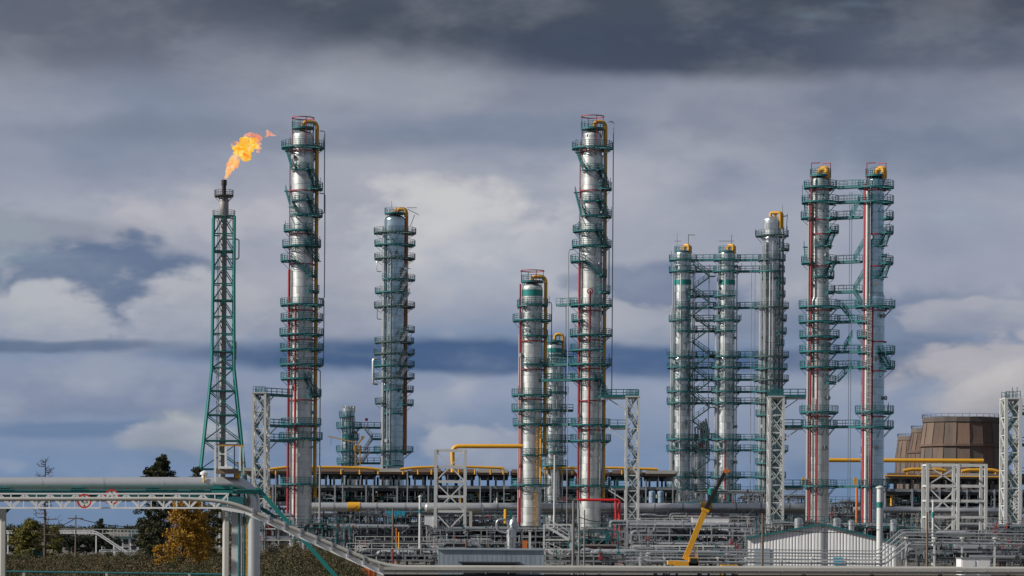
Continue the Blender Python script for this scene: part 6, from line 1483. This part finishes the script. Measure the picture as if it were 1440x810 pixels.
# bare larch
bl = thing('bare_tree', 'leafless grey larch with drooping upturned branches crossing the bridge', 'tree', (P(63, 745, 250).x, 250, 0)); rn = random.Random(33); hT = P(63, 645, 250).z
tk = MB().tube([(0, 0, 0), (.05, 0, hT * .3), (-.04, 0, hT * .65), (.03, 0, hT)], .17, 8, r1=.03).build('trunk', 'bark', bl, True)
br = MB()
for i in range(46):
    z = hT * (.22 + .78 * i / 46); L = (1.9 - 1.2 * (i / 46)) * rn.uniform(.45, 1.1) if i < 40 else rn.uniform(.3, .8); a = rn.uniform(0, 6.28); d = Vector((math.cos(a), math.sin(a) * .8, 0))
    pts = [Vector((0, 0, z)), Vector((0, 0, z - .05)) + d * (L * .35), Vector((0, 0, z - .02)) + d * (L * .7), Vector((0, 0, z + .28 * L)) + d * L]; br.tube(pts, .045, 5, r1=.012)
    for q in range(9):
        t = rn.uniform(.25, 1); k = min(2, int(t * 3)); s = pts[k].lerp(pts[k + 1], t * 3 - k); e = s + Vector((rn.gauss(0, .16), rn.gauss(0, .16), rn.uniform(-.1, .28))); br.tube([s, e], .016, 4, r1=.006)
        if rn.random() < .6: br.tube([e, e + Vector((rn.gauss(0, .12), rn.gauss(0, .12), rn.uniform(0, .16)))], .011, 4, r1=.005)
br.build('branch', 'bark', bl, kind='stuff')

# scrub and tall grass
def scrub():
    rn = random.Random(77); m = MB()
    for _ in range(330):
        Y = rn.uniform(172, 300); x = rn.uniform(-40, 505); h = 1.1
        if x > 350: h = 2.5 - 1.2 * min(1, abs(x - 410) / 110)
        elif x > 190: h = 1.5
        h *= rn.uniform(.55, 1.1); r = rn.uniform(.7, 1.5); c0 = P(x, 745, Y)
        for _k in range(26):
            a = rn.uniform(0, 6.283); e = math.sin(rn.uniform(0, 1.5)); q = rn.uniform(.75, 1.0)
            c = Vector((c0.x + r * q * math.cos(a) * math.sqrt(1 - e * e), c0.y + r * q * math.sin(a) * math.sqrt(1 - e * e), h * q * e + .1)); leaves(m, c, .3, 30, .06, rn, .8)
    return m
o_ = scrub().build('scrub', 'scrub_leaf', None, kind='stuff'); o_['label'] = 'brown and olive scrub covering the ground by the road'; o_['category'] = 'scrub'
def dry_grass():
    rn = random.Random(78); m = MB()
    for _ in range(5000):
        Y = rn.uniform(168, 310); x = rn.uniform(-40, 520); c = P(x, 745, Y); h = rn.uniform(.3, 1.1); dx = rn.uniform(-.25, .25)
        m.add([(c.x - .02, Y, 0), (c.x + .02, Y, 0), (c.x + dx, Y + rn.uniform(-.2, .2), h)], [(0, 1, 2)])
    return m
o_ = dry_grass().build('tall_grass', 'scrub_leaf', None, kind='stuff'); o_['label'] = 'dry tall grass growing through the scrub'; o_['category'] = 'grass'
def treeline():
    # two belts: a nearer one behind the plant, a far one beyond the meadow
    rn = random.Random(79); m = MB()
    for i_ in range(2600):
        x = rn.uniform(-200, 1640) if i_ < 1700 else rn.uniform(1030, 1260); nr = x > 330; Y = rn.uniform(900, 1150) if nr else rn.uniform(2200, 2600); hh = (13.5 if x > 1000 else 7 if nr else 5) * rn.uniform(.5, 1)
        c = P(x, 745, Y); c.z = rn.uniform(0, 1) * hh; leaves(m, c, 2.2 if nr else 3.0, 26, .5 if nr else .9, rn, .9)
    return m
o_ = treeline().build('treeline', 'far_leaf', None, kind='stuff'); o_['label'] = 'distant dark wood along the horizon behind the plant'; o_['category'] = 'wood'

# ------------------------------------------------------------------ steam drifting from the cooling towers
def steam():
    m = bpy.data.materials.new('steam_vapour'); m.use_nodes = True; nt = m.node_tree; nt.nodes.clear(); g = G(nt)
    out = g.n('ShaderNodeOutputMaterial'); pv = g.n('ShaderNodeVolumePrincipled'); nt.links.new(pv.outputs[0], out.inputs['Volume'])
    pv.inputs['Color'].default_value = (.97, .96, .96, 1); pv.inputs['Anisotropy'].default_value = 0.0
    tc = g.n('ShaderNodeTexCoord').outputs['Object']; sep = g.n('ShaderNodeSeparateXYZ'); nt.links.new(tc, sep.inputs[0])
    d2 = g.m('ADD', g.m('ADD', g.m('MULTIPLY', sep.outputs[0], sep.outputs[0]), g.m('MULTIPLY', sep.outputs[1], sep.outputs[1])), g.m('MULTIPLY', sep.outputs[2], sep.outputs[2]))
    fall = g.m('SUBTRACT', 1.0, g.m('SQRT', d2)); n1 = g.noise(tc, 2.6, 5, .6, .5)
    dn = g.m('MULTIPLY', g.sm(g.m('ADD', g.m('MULTIPLY', fall, .9), g.m('SUBTRACT', n1, .72)), .0, .45), .032)
    nt.links.new(dn, pv.inputs['Density']); MAT['steam_vapour'] = m
    try: m.cycles.volume_step_rate = 2.0
    except Exception: pass
    for lab, x, y, Y, rx, rz in (('pale steam cloud drifting up beyond the large cooling tower', 1400, 545, 1000, 170, 62),):
        c = P(x, y, Y); v, f = ico(3); b = MB(); b.add([tuple(q) for q in v], f); ob = b.build('steam', 'steam_vapour', None, True, kind='stuff'); ob.location = c; ob.scale = (S(rx, Y), 40, S(rz, Y)); ob.rotation_euler = (0, R_(-14), 0); ob['label'] = lab; ob['category'] = 'steam'
steam()
